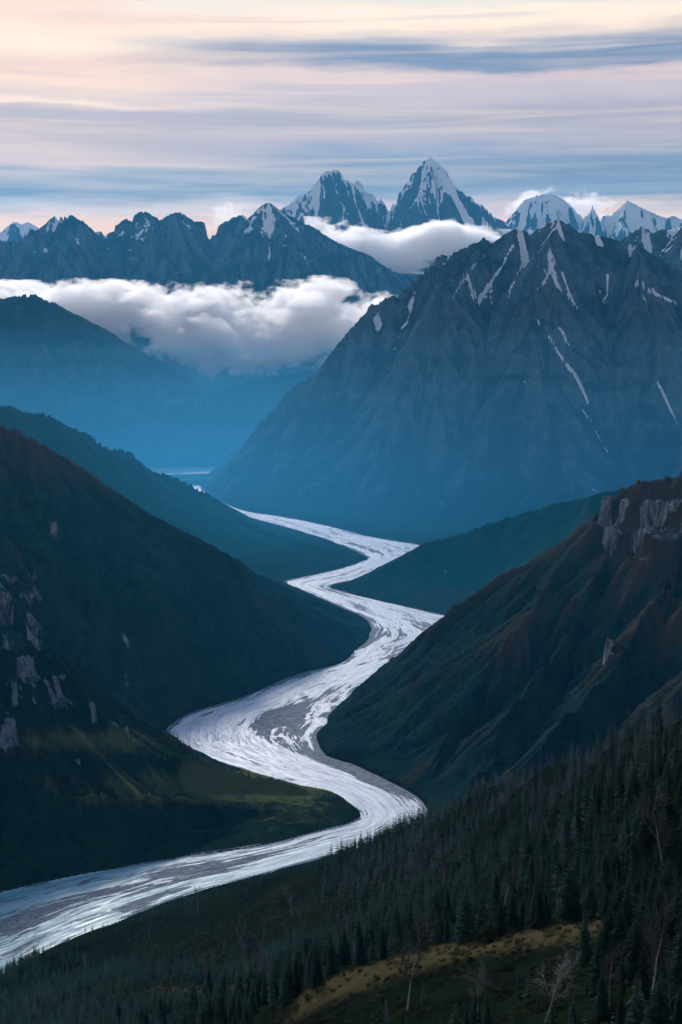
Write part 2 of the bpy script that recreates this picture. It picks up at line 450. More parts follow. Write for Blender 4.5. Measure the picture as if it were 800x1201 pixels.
for k, h in enumerate(HILLS):
    m = LAB == k
    n = h['n']
    if n in ('mountain_k', 'mountain_m', 'mountain_n'):
        top = 4400 if n == 'mountain_k' else 4700
        s = .06 - (SL - 1.1) * .45 - ER * .6 - EF * .5 + nz * .7 + fbm(X / 420, Y / 420, 4, 46) * 1.0 + (Z - 2900) / 2600
        if n != 'mountain_k':
            s += .18
        SNOW[m] = s[m]; ROCK[m] = 1
    elif n == 'mountain_j':
        s = -.36 - (SL - .8) * .35 - ER * .5 - EF * .35 + nz * .8 + (Z - 2100) / 1500
        SNOW[m] = s[m]; ROCK[m] = 1
    elif n in ('mountain_e', 'mountain_p'):
        s = -.42 - ER * .3 - EF * 1.15 + nz * .65 + nz2 * .3 - .25 * (SL - 1) + (Z - 1500) / 1500
        if n == 'mountain_e':      # long snow-filled gullies
            for ln, wd in (([(644, 393), (655, 412), (668, 430), (680, 449), (690, 472)], 1.5), ([(603, 288), (588, 312), (572, 338), (562, 356)], 1.9), ([(652, 306), (640, 330), (628, 342)], 1.3), ([(660, 320), (668, 345), (682, 372)], 1.1),
                           ([(714, 322), (712, 345), (704, 354)], 1.5), ([(748, 330), (768, 342), (792, 354)], 2.0), ([(566, 300), (548, 325), (528, 352)], 1.0), ([(772, 448), (782, 470), (798, 505)], 1.4), ([(684, 480), (700, 510), (712, 530)], .9),
                           ([(620, 300), (606, 325), (596, 350)], 1.0)):
                dd = np.full(X.shape, 1e9)
                jx = PXg + 5.0 * nz + 2.5 * EF; jy = PYg + 3.0 * nz2
                for (ax, ay), (bx, by) in zip(ln[:-1], ln[1:]):
                    ex, ey = bx - ax, by - ay
                    t = np.clip(((jx - ax) * ex + (jy - ay) * ey) / (ex * ex + ey * ey), 0, 1)
                    dd = np.minimum(dd, (jx - ax - t * ex) ** 2 + (jy - ay - t * ey) ** 2)
                s = np.maximum(s, 1.0 * np.exp(-dd / wd ** 2) - .48 + nz * .8)
        SNOW[m] = s[m]
        ROCK[m] = np.clip(.5 + (SL - .62) * 2.5 + nz * .6, 0, 1)[m]
        DRY_LIT[m] = (near_px(640, 320, 45, 40) * .9)[m]
    elif n == 'mountain_h':
        ROCK[m] = .35; SNOW[m] = (-.8 + nz * .5 - EF * .3)[m]
    elif n == 'mountain_i':
        ROCK[m] = .3
    elif n == 'hill_c':
        ROCK[m] = (CRG * 1.9 + .25 * EF - 1.0)[m]
        DRY_LIT[m] = (smooth(180, 560, Z) * .6 + nz * .5 + ER * .5 + EF * .3 + .12)[m]  # gully terms put side light on the ribs into the colour
    elif n == 'hill_b':
        ROCK[m] = (CRG * 1.9 + EF * .2 - 1.0)[m]
        DRY_LIT[m] = (smooth(420, 720, Z) * .9 + nz * .45 - .05 + ER * .5 + EF * .35)[m]
    elif n == 'hill_a':
        DRY_LIT[m] = (nz * .4 + smooth(300, 800, Z) * .3 + ER * .8 + EF * .3 + .1)[m]  # ribs painted paler here too, standing in for side light
    elif n == 'hill_d':
        ROCK[m] = (CRG * 1.5 + EF * .2 - 1.0)[m]
        DRY_LIT[m] = (nz * .5 + .2 + ER * .8 + EF * .3)[m]
    elif n == 'hill_g':
        ROCK[m] = (CRG * 2.0 + EF * .3 - 1.0)[m]
        DRY_LIT[m] = (near_px(110, 868, 120, 16) * 1.0 + near_px(270, 918, 160, 26) * 1.4 + nz * .6 - .1 + ER * .5 + EF * .2)[m]

m = LAB == FG
cr1 = np.interp(PXg, [300, 330, 400, 480, 560, 640, 700, 760], [1200, 1186, 1147, 1121, 1104, 1092, 1082, 1082])
DRY_LIT[m] = (nz * .5 - .25 + 1.1 * smooth(42, 4, PYg - cr1) * smooth(-12, 0, PYg - cr1) * smooth(300, 360, PXg) * smooth(735, 700, PXg) + near_px(230, 1160, 150, 11) * .8 + near_px(120, 1095, 120, 16) * .25)[m]

# ------------------------------------------------------------------ materials
def mat(name):
    m = bpy.data.materials.new(name); m.use_nodes = True
    nt = m.node_tree
    return m, nt, nt.nodes, nt.links, nt.nodes['Principled BSDF']


def N(nt, t, **kw):
    n = nt.nodes.new(t)
    for k, v in kw.items():
        if k.startswith('_'):
            setattr(n, k[1:], v)
        else:
            n.inputs[k.replace('__', ' ')].default_value = v
    return n


def mix(nt, fac, a, b, mode='MIX'):
    n = nt.nodes.new('ShaderNodeMix'); n.data_type = 'RGBA'; n.blend_type = mode
    for i, v in ((0, fac), (6, a), (7, b)):
        if hasattr(v, 'links') or isinstance(v, bpy.types.NodeSocket):
            nt.links.new(v, n.inputs[i])
        else:
            n.inputs[i].default_value = v if i == 0 else (*v, 1)
    return n.outputs[2]


def math_(nt, op, a, b=0.0, clamp=False):
    n = nt.nodes.new('ShaderNodeMath'); n.operation = op; n.use_clamp = clamp
    for i, v in ((0, a), (1, b)):
        if isinstance(v, bpy.types.NodeSocket): nt.links.new(v, n.inputs[i])
        else: n.inputs[i].default_value = v
    return n.outputs[0]


def mrange(nt, v, a, b, c=0.0, d=1.0):
    n = nt.nodes.new('ShaderNodeMapRange'); n.interpolation_type = 'SMOOTHSTEP'
    nt.links.new(v, n.inputs[0])
    for i, q in ((1, a), (2, b), (3, c), (4, d)): n.inputs[i].default_value = q
    return n.outputs[0]


def noise(nt, scale, detail=6, rough=.6, vec=None, dist=0.0, stretch=None):
    tc = nt.nodes.new('ShaderNodeTexCoord')
    v = vec or tc.outputs['Object']
    if stretch:
        mp = nt.nodes.new('ShaderNodeMapping'); mp.inputs['Scale'].default_value = stretch
        nt.links.new(v, mp.inputs[0]); v = mp.outputs[0]
    n = nt.nodes.new('ShaderNodeTexNoise')
    n.inputs['Scale'].default_value = scale; n.inputs['Detail'].default_value = detail
    n.inputs['Roughness'].default_value = rough; n.inputs['Distortion'].default_value = dist
    nt.links.new(v, n.inputs['Vector'])
    return n.outputs['Fac']


def attr(nt, name):
    n = nt.nodes.new('ShaderNodeAttribute'); n.attribute_name = name
    return n.outputs['Fac']


def terrain_mat(name, size, g1, g2, dry, r1, r2, snow=(.78, .82, .88), bump=1.0):
    """size: metres of the main grain; all else follows"""
    m, nt, nodes, L, bs = mat(name)
    n1 = noise(nt, 1 / (size * 6), 8, .62)
    n2 = noise(nt, 1 / size, 8, .7)
    n3 = noise(nt, 1 / (size * .22), 5, .7)
    g = mix(nt, mrange(nt, n1, .38, .62), g1, g2)
    g = mix(nt, mrange(nt, n2, .42, .66, 0, .75), g, tuple(c * .35 for c in g1))
    g = mix(nt, mrange(nt, n3, .5, .7, 0, .5), g, tuple(c * 1.5 for c in g2))
    d = math_(nt, 'ADD', attr(nt, 'dry'), math_(nt, 'MULTIPLY', math_(nt, 'SUBTRACT', n2, .5), 1.4))  # dry ground plus the relief light painted into the same mask
    g = mix(nt, mrange(nt, d, .15, .95), g, dry)
    ribf = math_(nt, 'ADD', math_(nt, 'MULTIPLY', attr(nt, 'rib'), .8), math_(nt, 'MULTIPLY', math_(nt, 'SUBTRACT', n2, .5), .8))  # relief shading painted into the rock: pale ribs, dark gullies
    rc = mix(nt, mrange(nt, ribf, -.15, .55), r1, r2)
    rc = mix(nt, mrange(nt, n3, .44, .60, 0, .4 if size < 40 else .2), rc, tuple(c * .35 for c in r1))
    ra = math_(nt, 'ADD', attr(nt, 'rock'), math_(nt, 'MULTIPLY', math_(nt, 'SUBTRACT', n3, .5), 1.1))
    ra = math_(nt, 'ADD', ra, math_(nt, 'ADD', math_(nt, 'MULTIPLY', math_(nt, 'SUBTRACT', n2, .5), 1.8), math_(nt, 'MULTIPLY', math_(nt, 'SUBTRACT', n1, .5), 2.0)))
    n4 = noise(nt, 1.0, 6, .65, stretch=(1 / (size * .7), 1 / (size * .7), 1 / (size * 3.2)))
    rc = mix(nt, mrange(nt, n4, .44, .58, 0, .75 if size < 40 else .35), rc, tuple(c * .5 for c in r1))
    col = mix(nt, mrange(nt, ra, .18, .42), g, rc)
    sa = math_(nt, 'ADD', attr(nt, 'snow'), math_(nt, 'MULTIPLY', math_(nt, 'SUBTRACT', n2, .5), .9))
    col = mix(nt, mrange(nt, sa, .0, .1), col, snow)
    L.new(col, bs.inputs['Base Color'])
    bs.inputs['Roughness'].default_value = .95
    bs.inputs['Specular IOR Level'].default_value = 0.0
    hgt = math_(nt, 'ADD', math_(nt, 'MULTIPLY', n2, 1.0), math_(nt, 'MULTIPLY', n3, .4))
    b = N(nt, 'ShaderNodeBump', Strength=.9, Distance=size * .55 * bump)
    L.new(hgt, b.inputs['Height']); L.new(b.outputs[0], bs.inputs['Normal'])
    return m


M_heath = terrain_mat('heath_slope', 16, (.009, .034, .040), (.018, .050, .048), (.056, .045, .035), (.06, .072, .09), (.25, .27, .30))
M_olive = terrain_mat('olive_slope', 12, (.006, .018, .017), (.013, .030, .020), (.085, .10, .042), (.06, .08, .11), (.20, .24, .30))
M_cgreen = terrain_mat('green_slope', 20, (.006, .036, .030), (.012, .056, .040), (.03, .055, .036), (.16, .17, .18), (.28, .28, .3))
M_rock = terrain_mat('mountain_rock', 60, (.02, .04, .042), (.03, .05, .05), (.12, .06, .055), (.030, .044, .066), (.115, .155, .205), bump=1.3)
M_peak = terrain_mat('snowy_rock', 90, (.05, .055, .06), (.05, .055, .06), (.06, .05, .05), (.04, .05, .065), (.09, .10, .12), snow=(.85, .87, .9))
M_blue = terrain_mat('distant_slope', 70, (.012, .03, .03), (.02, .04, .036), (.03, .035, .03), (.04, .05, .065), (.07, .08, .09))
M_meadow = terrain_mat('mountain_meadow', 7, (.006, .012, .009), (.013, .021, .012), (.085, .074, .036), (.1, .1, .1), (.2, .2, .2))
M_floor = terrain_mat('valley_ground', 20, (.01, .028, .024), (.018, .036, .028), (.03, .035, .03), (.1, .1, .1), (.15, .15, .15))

# ------------------------------------------------------------------ helpers for objects
def link(o, parent=None):
    C.objects.link(o)
    if parent: o.parent = parent
    return o


def tag(o, label=None, cat=None, group=None, kind=None):
    if label: o['label'] = label
    if cat: o['category'] = cat
    if group: o['group'] = group
    if kind: o['kind'] = kind
    return o


def mesh_np(name, V, F, material, smooth_=True, attrs=None):
    me = bpy.data.meshes.new(name)
    V = np.asarray(V, np.float32); F = np.asarray(F, np.int32)
    me.vertices.add(len(V)); me.vertices.foreach_set('co', V.ravel())
    k = F.shape[1]
    me.loops.add(F.size); me.loops.foreach_set('vertex_index', F.ravel())
    me.polygons.add(len(F))
    me.polygons.foreach_set('loop_start', np.arange(0, F.size, k, dtype=np.int32))
    me.polygons.foreach_set('loop_total', np.full(len(F), k, np.int32))
    me.polygons.foreach_set('use_smooth', np.full(len(F), smooth_, bool))
    for an, av in (attrs or {}).items():
        a = me.attributes.new(an, 'FLOAT', 'POINT')
        a.data.foreach_set('value', np.asarray(av, np.float32).ravel())
    me.update(calc_edges=True)
    me.materials.append(material)
    return me


# faces of the whole grid, then handed out to their hills
idx = np.arange(NR * NT).reshape(NR, NT)
quads = np.stack([idx[:-1, :-1], idx[:-1, 1:], idx[1:, 1:], idx[1:, :-1]], -1).reshape(-1, 4)[:, ::-1]
flab = LAB[:-1, :-1].ravel()
Vall = np.stack([X.ravel(), Y.ravel(), Z.ravel()], -1)
sn, rk, dr_ = SNOW.ravel(), ROCK.ravel(), DRY_LIT.ravel()
rb_ = (EF * .55 + ER * .25 + nz * .9 + (SL - .9) * .5).ravel()  # painted relief light for rock colour, strongest on ribs and steep faces
INFO = {
    'hill_c': ('hill', M_heath, 'big dark heathery hill right of the river with a pale cliff on its crest'),
    'hill_d': ('hill', M_cgreen, 'smooth green hill right of the river below the great rock mountain'),
    'hill_a': ('hill', M_cgreen, 'blue green hill at the left whose foot fills the second river bend'),
    'hill_b': ('hill', M_heath, 'large brown topped hillside on the left sloping down to the river bend'),
    'hill_g': ('hill', M_olive, 'low wooded hill at the left with pale crags and a meadow tongue to the river'),
    'mountain_e': ('mountain', M_rock, 'massive dark rock mountain with snow streaked gullies right of the valley'),
    'mountain_p': ('mountain', M_rock, 'dark peak at the right edge behind the great rock mountain'),
    'mountain_i': ('mountain', M_blue, 'hazy blue hill behind the far lake below the cloud bank'),
    'mountain_h': ('mountain', M_blue, 'hazy blue mountain at the left in front of the cloud bank'),
    'mountain_j': ('mountain', M_rock, 'long jagged dark blue range with a few snow patches behind the cloud bank'),
    'mountain_k': ('mountain', M_peak, 'far snowy massif with a sharp pyramid peak'),
    'mountain_m': ('mountain', M_peak, 'palest snowy range on the right horizon'),
    'mountain_n': ('mountain', M_peak, 'tiny snowy summit on the left horizon'),
}
for k in list(range(-1, FG + 1)):
    f = quads[flab == k]
    if not len(f): continue
    u, inv = np.unique(f, return_inverse=True)
    if k == -1: nm, mm, lb = 'valley_floor', M_floor, 'flat dark valley floor and river bed between the hills'
    elif k == FG: nm, mm, lb = 'mountainside', M_meadow, 'near forested mountainside with grassy clearings'
    else: nm, mm, lb = INFO[HILLS[k]['n']]
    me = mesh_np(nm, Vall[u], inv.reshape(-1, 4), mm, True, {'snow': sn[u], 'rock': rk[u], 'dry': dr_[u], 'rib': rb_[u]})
    tag(link(bpy.data.objects.new(nm, me)), lb, 'terrain', kind='structure')

# ground out to the horizon
g = np.linspace(-60000, 60000, 25)
gx_, gy_ = np.meshgrid(g, g)
ii = np.arange(625).reshape(25, 25)
q = np.stack([ii[:-1, :-1], ii[:-1, 1:], ii[1:, 1:], ii[1:, :-1]], -1).reshape(-1, 4)
me = mesh_np('ground', np.stack([gx_.ravel(), gy_.ravel(), np.full(625, -9.0)], -1), q, M_floor)
tag(link(bpy.data.objects.new('ground', me)), 'dark ground reaching to the horizon', 'terrain', kind='structure')

# ------------------------------------------------------------------ river
mw, nt, nodes, L, bs = mat('silty_water')
geo = nodes.new('ShaderNodeNewGeometry'); sep = nodes.new('ShaderNodeSeparateXYZ'); L.new(geo.outputs['Position'], sep.inputs[0])
uvn = nodes.new('ShaderNodeUVMap')
fl = noise(nt, 1.0, 7, .62, vec=uvn.outputs[0], dist=.6, stretch=(11, 26, 1))
fl2 = noise(nt, 1.0, 6, .7, vec=uvn.outputs[0], dist=1.6, stretch=(60, 62, 1))
turq = mrange(nt, sep.outputs[1], 2150, 3050, 1, 0)  # weaker sky reflection close by, put into the colour as turquoise
c0 = mix(nt, turq, (.46, .54, .66), (.04, .27, .35))
c0 = mix(nt, math_(nt, 'MULTIPLY', mrange(nt, fl, .42, .62), math_(nt, 'SUBTRACT', 1.0, math_(nt, 'MULTIPLY', turq, .6))), c0, (.62, .67, .75))
c0 = mix(nt, mrange(nt, fl2, .48, .66, 0, .75), c0, (.17, .24, .32))
L.new(c0, bs.inputs['Base Color'])
L.new(mrange(nt, fl2, .35, .65, .45, .75), bs.inputs['Roughness']); bs.inputs['Metallic'].default_value = .0
bs.inputs['IOR'].default_value = 1.33
bs.inputs['Specular IOR Level'].default_value = .6
rip = noise(nt, .12, 5, .6)
b = N(nt, 'ShaderNodeBump', Strength=.35, Distance=1.2); L.new(rip, b.inputs['Height']); L.new(b.outputs[0], bs.inputs['Normal'])

mg, nt, nodes, L, bs = mat('wet_gravel')
gn = noise(nt, .06, 8, .7); gn2 = noise(nt, .5, 6, .7)
c0 = mix(nt, mrange(nt, gn, .35, .65), (.085, .11, .145), (.20, .24, .30))
c0 = mix(nt, mrange(nt, gn2, .4, .7, 0, .5), c0, (.06, .07, .09))
L.new(c0, bs.inputs['Base Color']); bs.inputs['Roughness'].default_value = .85; bs.inputs['Specular IOR Level'].default_value = .12
b = N(nt, 'ShaderNodeBump', Strength=.6, Distance=.8); L.new(gn2, b.inputs['Height']); L.new(b.outputs[0], bs.inputs['Normal'])

NS = 60
Ld, Rd = catmull(LB, NS), catmull(RB, NS)
mid = (Ld + Rd) / 2
wid = np.sqrt(((Ld - Rd) ** 2).sum(1))
s_ = np.concatenate([[0], np.cumsum(np.sqrt(((mid[1:] - mid[:-1]) ** 2).sum(1)))])
NU = 190
uu = np.linspace(-.06, 1.06, NU)
PXr = Ld[:, None, 0] * (1 - uu) + Rd[:, None, 0] * uu
PYr = Ld[:, None, 1] * (1 - uu) + Rd[:, None, 1] * uu
U = np.broadcast_to(uu * 420.0, PXr.shape)            # metres across (nominal)
Sg = np.broadcast_to(s_[:, None], PXr.shape)
px_r, py_r, _ = project(PXr, PYr, np.zeros_like(PXr))


def bump_px(cx, cy, rx, ry, rot=0.0):
    c, s = math.cos(rot), math.sin(rot)
    ax = (px_r - cx) * c + (py_r - cy) * s
    ay = -(px_r - cx) * s + (py_r - cy) * c
    return np.exp(-((ax / rx) ** 2 + (ay / ry) ** 2))


wu = U + 60 * fbm(Sg / 420, U / 200, 3, 21)
wv = Sg + 130 * fbm(Sg / 380 + 9, U / 110, 3, 22)
bar = fbm(wv / 420, wu / 62, 5, 23, .55)
fine = fbm(wv / 80, wu / 13, 5, 24, .66)
bed = -.33 + bar * 1.3 + fine * 1.25
BIAS = [(322, 842, 34, 16, -.35, 1.0), (352, 880, 46, 6, .40, 1.15), (425, 908, 52, 7, .42, 1.2), (470, 925, 22, 7, .5, 1.2), (345, 858, 28, 9, 0, .6), (390, 815, 40, 6, -.35, .55), (455, 742, 30, 6, .2, .65), (500, 735, 30, 7, .1, .6),
        (430, 757, 20, 5, .1, .6), (410, 805, 30, 4, -.3, .5), (60, 1066, 75, 11, -.28, 1.1), (170, 1040, 70, 6, -.2, .9), (225, 1020, 60, 7, -.1, 1.0), (120, 1030, 45, 3, -.2, .7), (20, 1085, 30, 6, -.3, 1.0), (160, 1062, 25, 6, -.3, .9),
        (60, 1110, 24, 4, -.4, .9), (395, 690, 30, 4, .3, .4), (300, 611, 30, 1.5, .2, .9), (400, 635, 60, 5, .2, .3), (285, 1010, 40, 3, -.2, .5)]
for cx, cy, rx, ry, ro, a in BIAS:
    bed = bed + a * .75 * bump_px(cx, cy, rx, ry, ro)
bed = bed - 1.3 * bump_px(300, 880, 60, 7, .42) - 1.2 * bump_px(380, 915, 60, 8, .42) - .9 * bump_px(440, 940, 40, 8, .3) - .6 * bump_px(250, 865, 40, 14, .2) - .5 * bump_px(300, 830, 60, 7, -.4)
edge = np.minimum(uu, 1 - uu)[None, :]
bed = bed * 1.3 + 1.5 * smooth(.075, .0, edge) * (.55 + 1.3 * fbm(Sg / 160, U / 60, 4, 27))
bed = np.clip(bed, -3, 1.6)
nS = PXr.shape[0]
ii = np.arange(nS * NU).reshape(nS, NU)
q = np.stack([ii[:-1, :-1], ii[:-1, 1:], ii[1:, 1:], ii[1:, :-1]], -1).reshape(-1, 4)
me = mesh_np('gravel_bed', np.stack([PXr.ravel(), PYr.ravel(), bed.ravel()], -1), q, mg)
tag(link(bpy.data.objects.new('gravel_bed', me)), 'dark wet gravel bars breaking the braided river', 'gravel', kind='structure')
us = slice(0, NU, 9)
wx, wy = PXr[::6, us], PYr[::6, us]
a_, b_ = wx.shape
ii = np.arange(a_ * b_).reshape(a_, b_)
q = np.stack([ii[:-1, :-1], ii[:-1, 1:], ii[1:, 1:], ii[1:, :-1]], -1).reshape(-1, 4)
me = mesh_np('river', np.stack([wx.ravel(), wy.ravel(), np.zeros(a_ * b_)], -1), q, mw)
uvl = me.uv_layers.new(name='flow')
uvv = np.stack([(Sg[::6, us] / 4200).ravel(), (U[::6, us] / 420 * .55).ravel()], -1)
uvl.data.foreach_set('uv', uvv[q.ravel()].astype(np.float32).ravel())
tag(link(bpy.data.objects.new('river', me)), 'milky braided river winding through the valley', 'river', kind='structure')
# far lake
lc = LAKE.mean(0)
lp = lc + (LAKE - lc) * 1.03
me = bpy.data.meshes.new('lake'); me.from_pydata([(x, y, .02) for x, y in lp], [], [tuple(range(len(lp)))]); 
ml, nt, nodes, L, bs = mat('still_water')
bs.inputs['Base Color'].default_value = (.82, .85, .9, 1); bs.inputs['Roughness'].default_value = .35; bs.inputs['Metallic'].default_value = .3
me.materials.append(ml)
tag(link(bpy.data.objects.new('lake', me)), 'bright strip of far water at the foot of the hazy hill', 'lake', kind='structure')

# ------------------------------------------------------------------ where is the ground?
def ground(x, y):
    r = np.hypot(x, y); t = np.arctan2(x, y)
    i = np.clip(np.searchsorted(RR, r) - 1, 0, NR - 2); j = np.clip(np.searchsorted(TH, t) - 1, 0, NT - 2)
    a = (r - RR[i]) / (RR[i + 1] - RR[i]); b = (t - TH[j]) / (TH[j + 1] - TH[j])
    z = Z[i, j] * (1 - a) * (1 - b) + Z[i + 1, j] * a * (1 - b) + Z[i, j + 1] * (1 - a) * b + Z[i + 1, j + 1] * a * b
    return z, LAB[i, j], i, j


# visibility of ground points: running max of elevation angle outward
TAN = (Z - CAMZ) / RR[:, None]
RUN = np.maximum.accumulate(TAN, axis=0)

# ------------------------------------------------------------------ trees
def leaf_mat(name, c1, c2, rough=.8):
    m, nt, nodes, L, bs = mat(name)
    oi = nodes.new('ShaderNodeObjectInfo')
    n1 = noise(nt, .9, 4, .6)
    n2 = noise(nt, .02, 3, .5, vec=None)
    geo = nodes.new('ShaderNodeNewGeometry')
    n3 = noise(nt, .035, 3, .5, vec=geo.outputs['Position'])
    c = mix(nt, n1, c1, c2)
    c = mix(nt, mrange(nt, n3, .35, .65, 0, .5), c, tuple(v * 1.9 for v in c2))
    hs = nodes.new('ShaderNodeHueSaturation'); L.new(c, hs.inputs['Color'])
    v = math_(nt, 'ADD', math_(nt, 'MULTIPLY', oi.outputs['Random'], 1.0), .55); L.new(v, hs.inputs['Value'])
    L.new(hs.outputs[0], bs.inputs['Base Color'])
    bs.inputs['Roughness'].default_value = rough; bs.inputs['Specular IOR Level'].default_value = 0.0
    return m


M_spruce = leaf_mat('spruce_needles', (.006, .014, .012), (.014, .028, .022))
M_larch = leaf_mat('leafless_larch_twigs', (.036, .044, .056), (.058, .066, .08))
M_twig = leaf_mat('leafless_twigs', (.05, .05, .052), (.085, .085, .09))
M_shrub = leaf_mat('shrub_leaves', (.02, .03, .015), (.04, .05, .022))
M_bark, nt, nodes, L, bs = mat('dark_bark')
c = mix(nt, noise(nt, 2.0, 6, .6, stretch=(4, 4, .5)), (.03, .025, .02), (.08, .065, .055)); L.new(c, bs.inputs['Base Color']); bs.inputs['Roughness'].default_value = .9
M_pale, nt, nodes, L, bs = mat('pale_bark')
c = mix(nt, mrange(nt, noise(nt, 1.4, 6, .7, stretch=(1, 1, 2.5)), .4, .6), (.30, .28, .27), (.12, .11, .105)); L.new(c, bs.inputs['Base Color']); bs.inputs['Roughness'].default_value = .8


def tube(P, rad, n=6):
    V, F = [], []
    for i, (p, r) in enumerate(zip(P, rad)):
        a = Vector(P[min(i + 1, len(P) - 1)]) - Vector(P[max(i - 1, 0)])
        a.normalize()
        u = a.cross(Vector((.31, .95, .1))).normalized(); v = a.cross(u)
        for k in range(n):
            t = 2 * math.pi * k / n
            q = Vector(p) + (u * math.cos(t) + v * math.sin(t)) * r
            V.append(tuple(q))
    for i in range(len(P) - 1):
        for k in range(n):
            F.append((i * n + k, i * n + (k + 1) % n, (i + 1) * n + (k + 1) % n, (i + 1) * n + k))
    return V, F


def join(parts):
    V, F = [], []
    for v, f in parts:
        o = len(V); V += v; F += [tuple(i + o for i in q) for q in f]
    return V, F


def spruce_crown(h, w, tiers, per, seed, subs=2, base=.08):
    """whorls of drooping boughs; each bough a bent, ragged spray of small faces"""
    rd = random.Random(seed)
    V, F = [], []

    def quad(a, b, c, d):
        o = len(V); V.extend([a, b, c, d]); F.append((o, o + 1, o + 2, o + 3))
    for i in range(tiers):
        f = i / (tiers - 1)
        z = h * (base + (.985 - base) * f ** .92)
        rad = w * (1 - f) ** .85 * rd.uniform(.8, 1.12) + .12
        if i < 2: rad *= .75
        n = max(4, int(per * (1 - f * .55)))
        a0 = rd.uniform(0, 6.28)
        for k in range(n):
            if rd.random() < .08: continue
            a = a0 + 2 * math.pi * k / n + rd.uniform(-.25, .25)
            r = rad * rd.uniform(.7, 1.15)
            droop = r * rd.uniform(.28, .55) * (1 - f * .8)
            ca, sa = math.cos(a), math.sin(a)
            wd = max(.12, r * rd.uniform(.28, .42))
            zz = z + rd.uniform(-.25, .25) * h / tiers
            p0 = (ca * .05, sa * .05, zz + .1 * r)
            pm = (ca * r * .55, sa * r * .55, zz - droop * .35)
            pe = (ca * r, sa * r, zz - droop)
            l = (pm[0] - sa * wd, pm[1] + ca * wd, pm[2] - wd * .35)
            rr_ = (pm[0] + sa * wd, pm[1] - ca * wd, pm[2] - wd * .35)
            quad(p0, l, pe, rr_)
            for s in range(subs):
                t = rd.uniform(.3, .95); sg = rd.choice((-1, 1))
                q0 = (ca * r * t, sa * r * t, zz - droop * t)
                ll = wd * rd.uniform(.7, 1.2)
                q1 = (q0[0] - sg * sa * ll + ca * ll * .3, q0[1] + sg * ca * ll + sa * ll * .3, q0[2] - ll * rd.uniform(.3, .9))
                q2 = (q0[0] + ca * .12 * r, q0[1] + sa * .12 * r, q0[2] - ll * .2)
                quad(q0, q2, q1, (q1[0] - ca * .15 * r, q1[1] - sa * .15 * r, q1[2]))
    o = len(V)
    V.extend([(.1, 0, h * .93), (-.1, .1, h * .93), (0, -.1, h * .93), (0, 0, h)]); F.extend([(o, o + 1, o + 3, o + 3)])
    F[-1] = (o, o + 1, o + 3, o + 2)
    return V, F


def larch_crown(h, w, n, seed, width=.07):
    rd = random.Random(seed)
    V, F = [], []
    for i in range(n):
        f = rd.random() ** .8
        z = h * (.15 + .83 * f)
        r = w * (1 - f) ** .7 * rd.uniform(.5, 1.1) + .15
        a = rd.uniform(0, 6.28); ca, sa = math.cos(a), math.sin(a)
        up = rd.uniform(-.15, .45) * r
        wd = width * rd.uniform(.6, 1.3) * (1 + r * .4)
        o = len(V)
        V.extend([(-sa * wd * .5, ca * wd * .5, z), (ca * r * .6 - sa * wd, sa * r * .6 + ca * wd, z + up * .4 - .1), (ca * r, sa * r, z + up), (ca * r * .6 + sa * wd, sa * r * .6 - ca * wd, z + up * .4 - .1)])
        F.append((o, o + 1, o + 2, o + 3))
        for s in range(3):
            t = rd.uniform(.35, .95); ll = r * .3; sg = rd.choice((-1, 1))
            q = (ca * r * t, sa * r * t, z + up * t * t)
            e = (q[0] - sg * sa * ll + ca * ll * .5, q[1] + sg * ca * ll + sa * ll * .5, q[2] + rd.uniform(-.1, .5) * ll)
            o = len(V)
            V.extend([q, (q[0] + wd * .3, q[1], q[2] + wd * .6), e, (e[0], e[1] + .02, e[2] - wd * .4)])
            F.append((o, o + 1, o + 2, o + 3))
    return V, F


def bare_tree(h, seed, spread=.55, levels=4, lean=.05, r0=None):
    """trunk tube and a crown of forking limbs and twigs"""
    rd = random.Random(seed)
    r0 = r0 or h * .011
    trunk, crown = [], []

    def grow(p, d, L_, r, lev):
        P = [tuple(p)]; n = 5 if lev < 2 else 3
        rad = [r]
        kids = []
        for i in range(n):
            d = (d + Vector((rd.uniform(-1, 1), rd.uniform(-1, 1), rd.uniform(-.3, .7))) * (.13 + .05 * lev)).normalized()
            p = p + d * (L_ / n)
            P.append(tuple(p)); rad.append(max(r * (1 - .75 * (i + 1) / n), .012))
            if lev < levels and (lev > 0 or i >= 1):
                for _ in range(2 if lev < 3 else 1):
                    kids.append((p.copy(), d.copy(), i))
        (trunk if lev == 0 else crown).append(tube(P, rad, 6 if lev == 0 else (4 if lev == 1 else 3)))
        for q, dd, i in kids:
            a = rd.uniform(0, 6.28)
            o = dd.orthogonal().normalized(); o.rotate(Matrix.Rotation(a, 3, dd))
            nd = (dd + o * rd.uniform(.5, 1.1) * spread * (1.4 + .5 * lev) + Vector((0, 0, .22 - .12 * lev))).normalized()
            grow(q, nd, L_ * rd.uniform(.32, .55) * (1 - .06 * i), r * .48, lev + 1)
    grow(Vector((0, 0, -.4)), Vector((lean, rd.uniform(-lean, lean), 1)).normalized(), h * .9, r0, 0)
    return join(trunk), join(crown)


def mk(name, VF, material, smooth_=False):
    return mesh_np(name, VF[0], VF[1], material, smooth_)


def trunk_mesh(h, r, material, seed=0):
    rd = random.Random(seed)
    P = [(rd.uniform(-.06, .06) * i, rd.uniform(-.06, .06) * i, -.6 + (h + .4) * i / 5) for i in range(6)]
    P = [(x, y, z) for x, y, z in P]
    return mk('trunk', tube(P, [r * (1 - .92 * i / 5) for i in range(6)], 7), material, True)


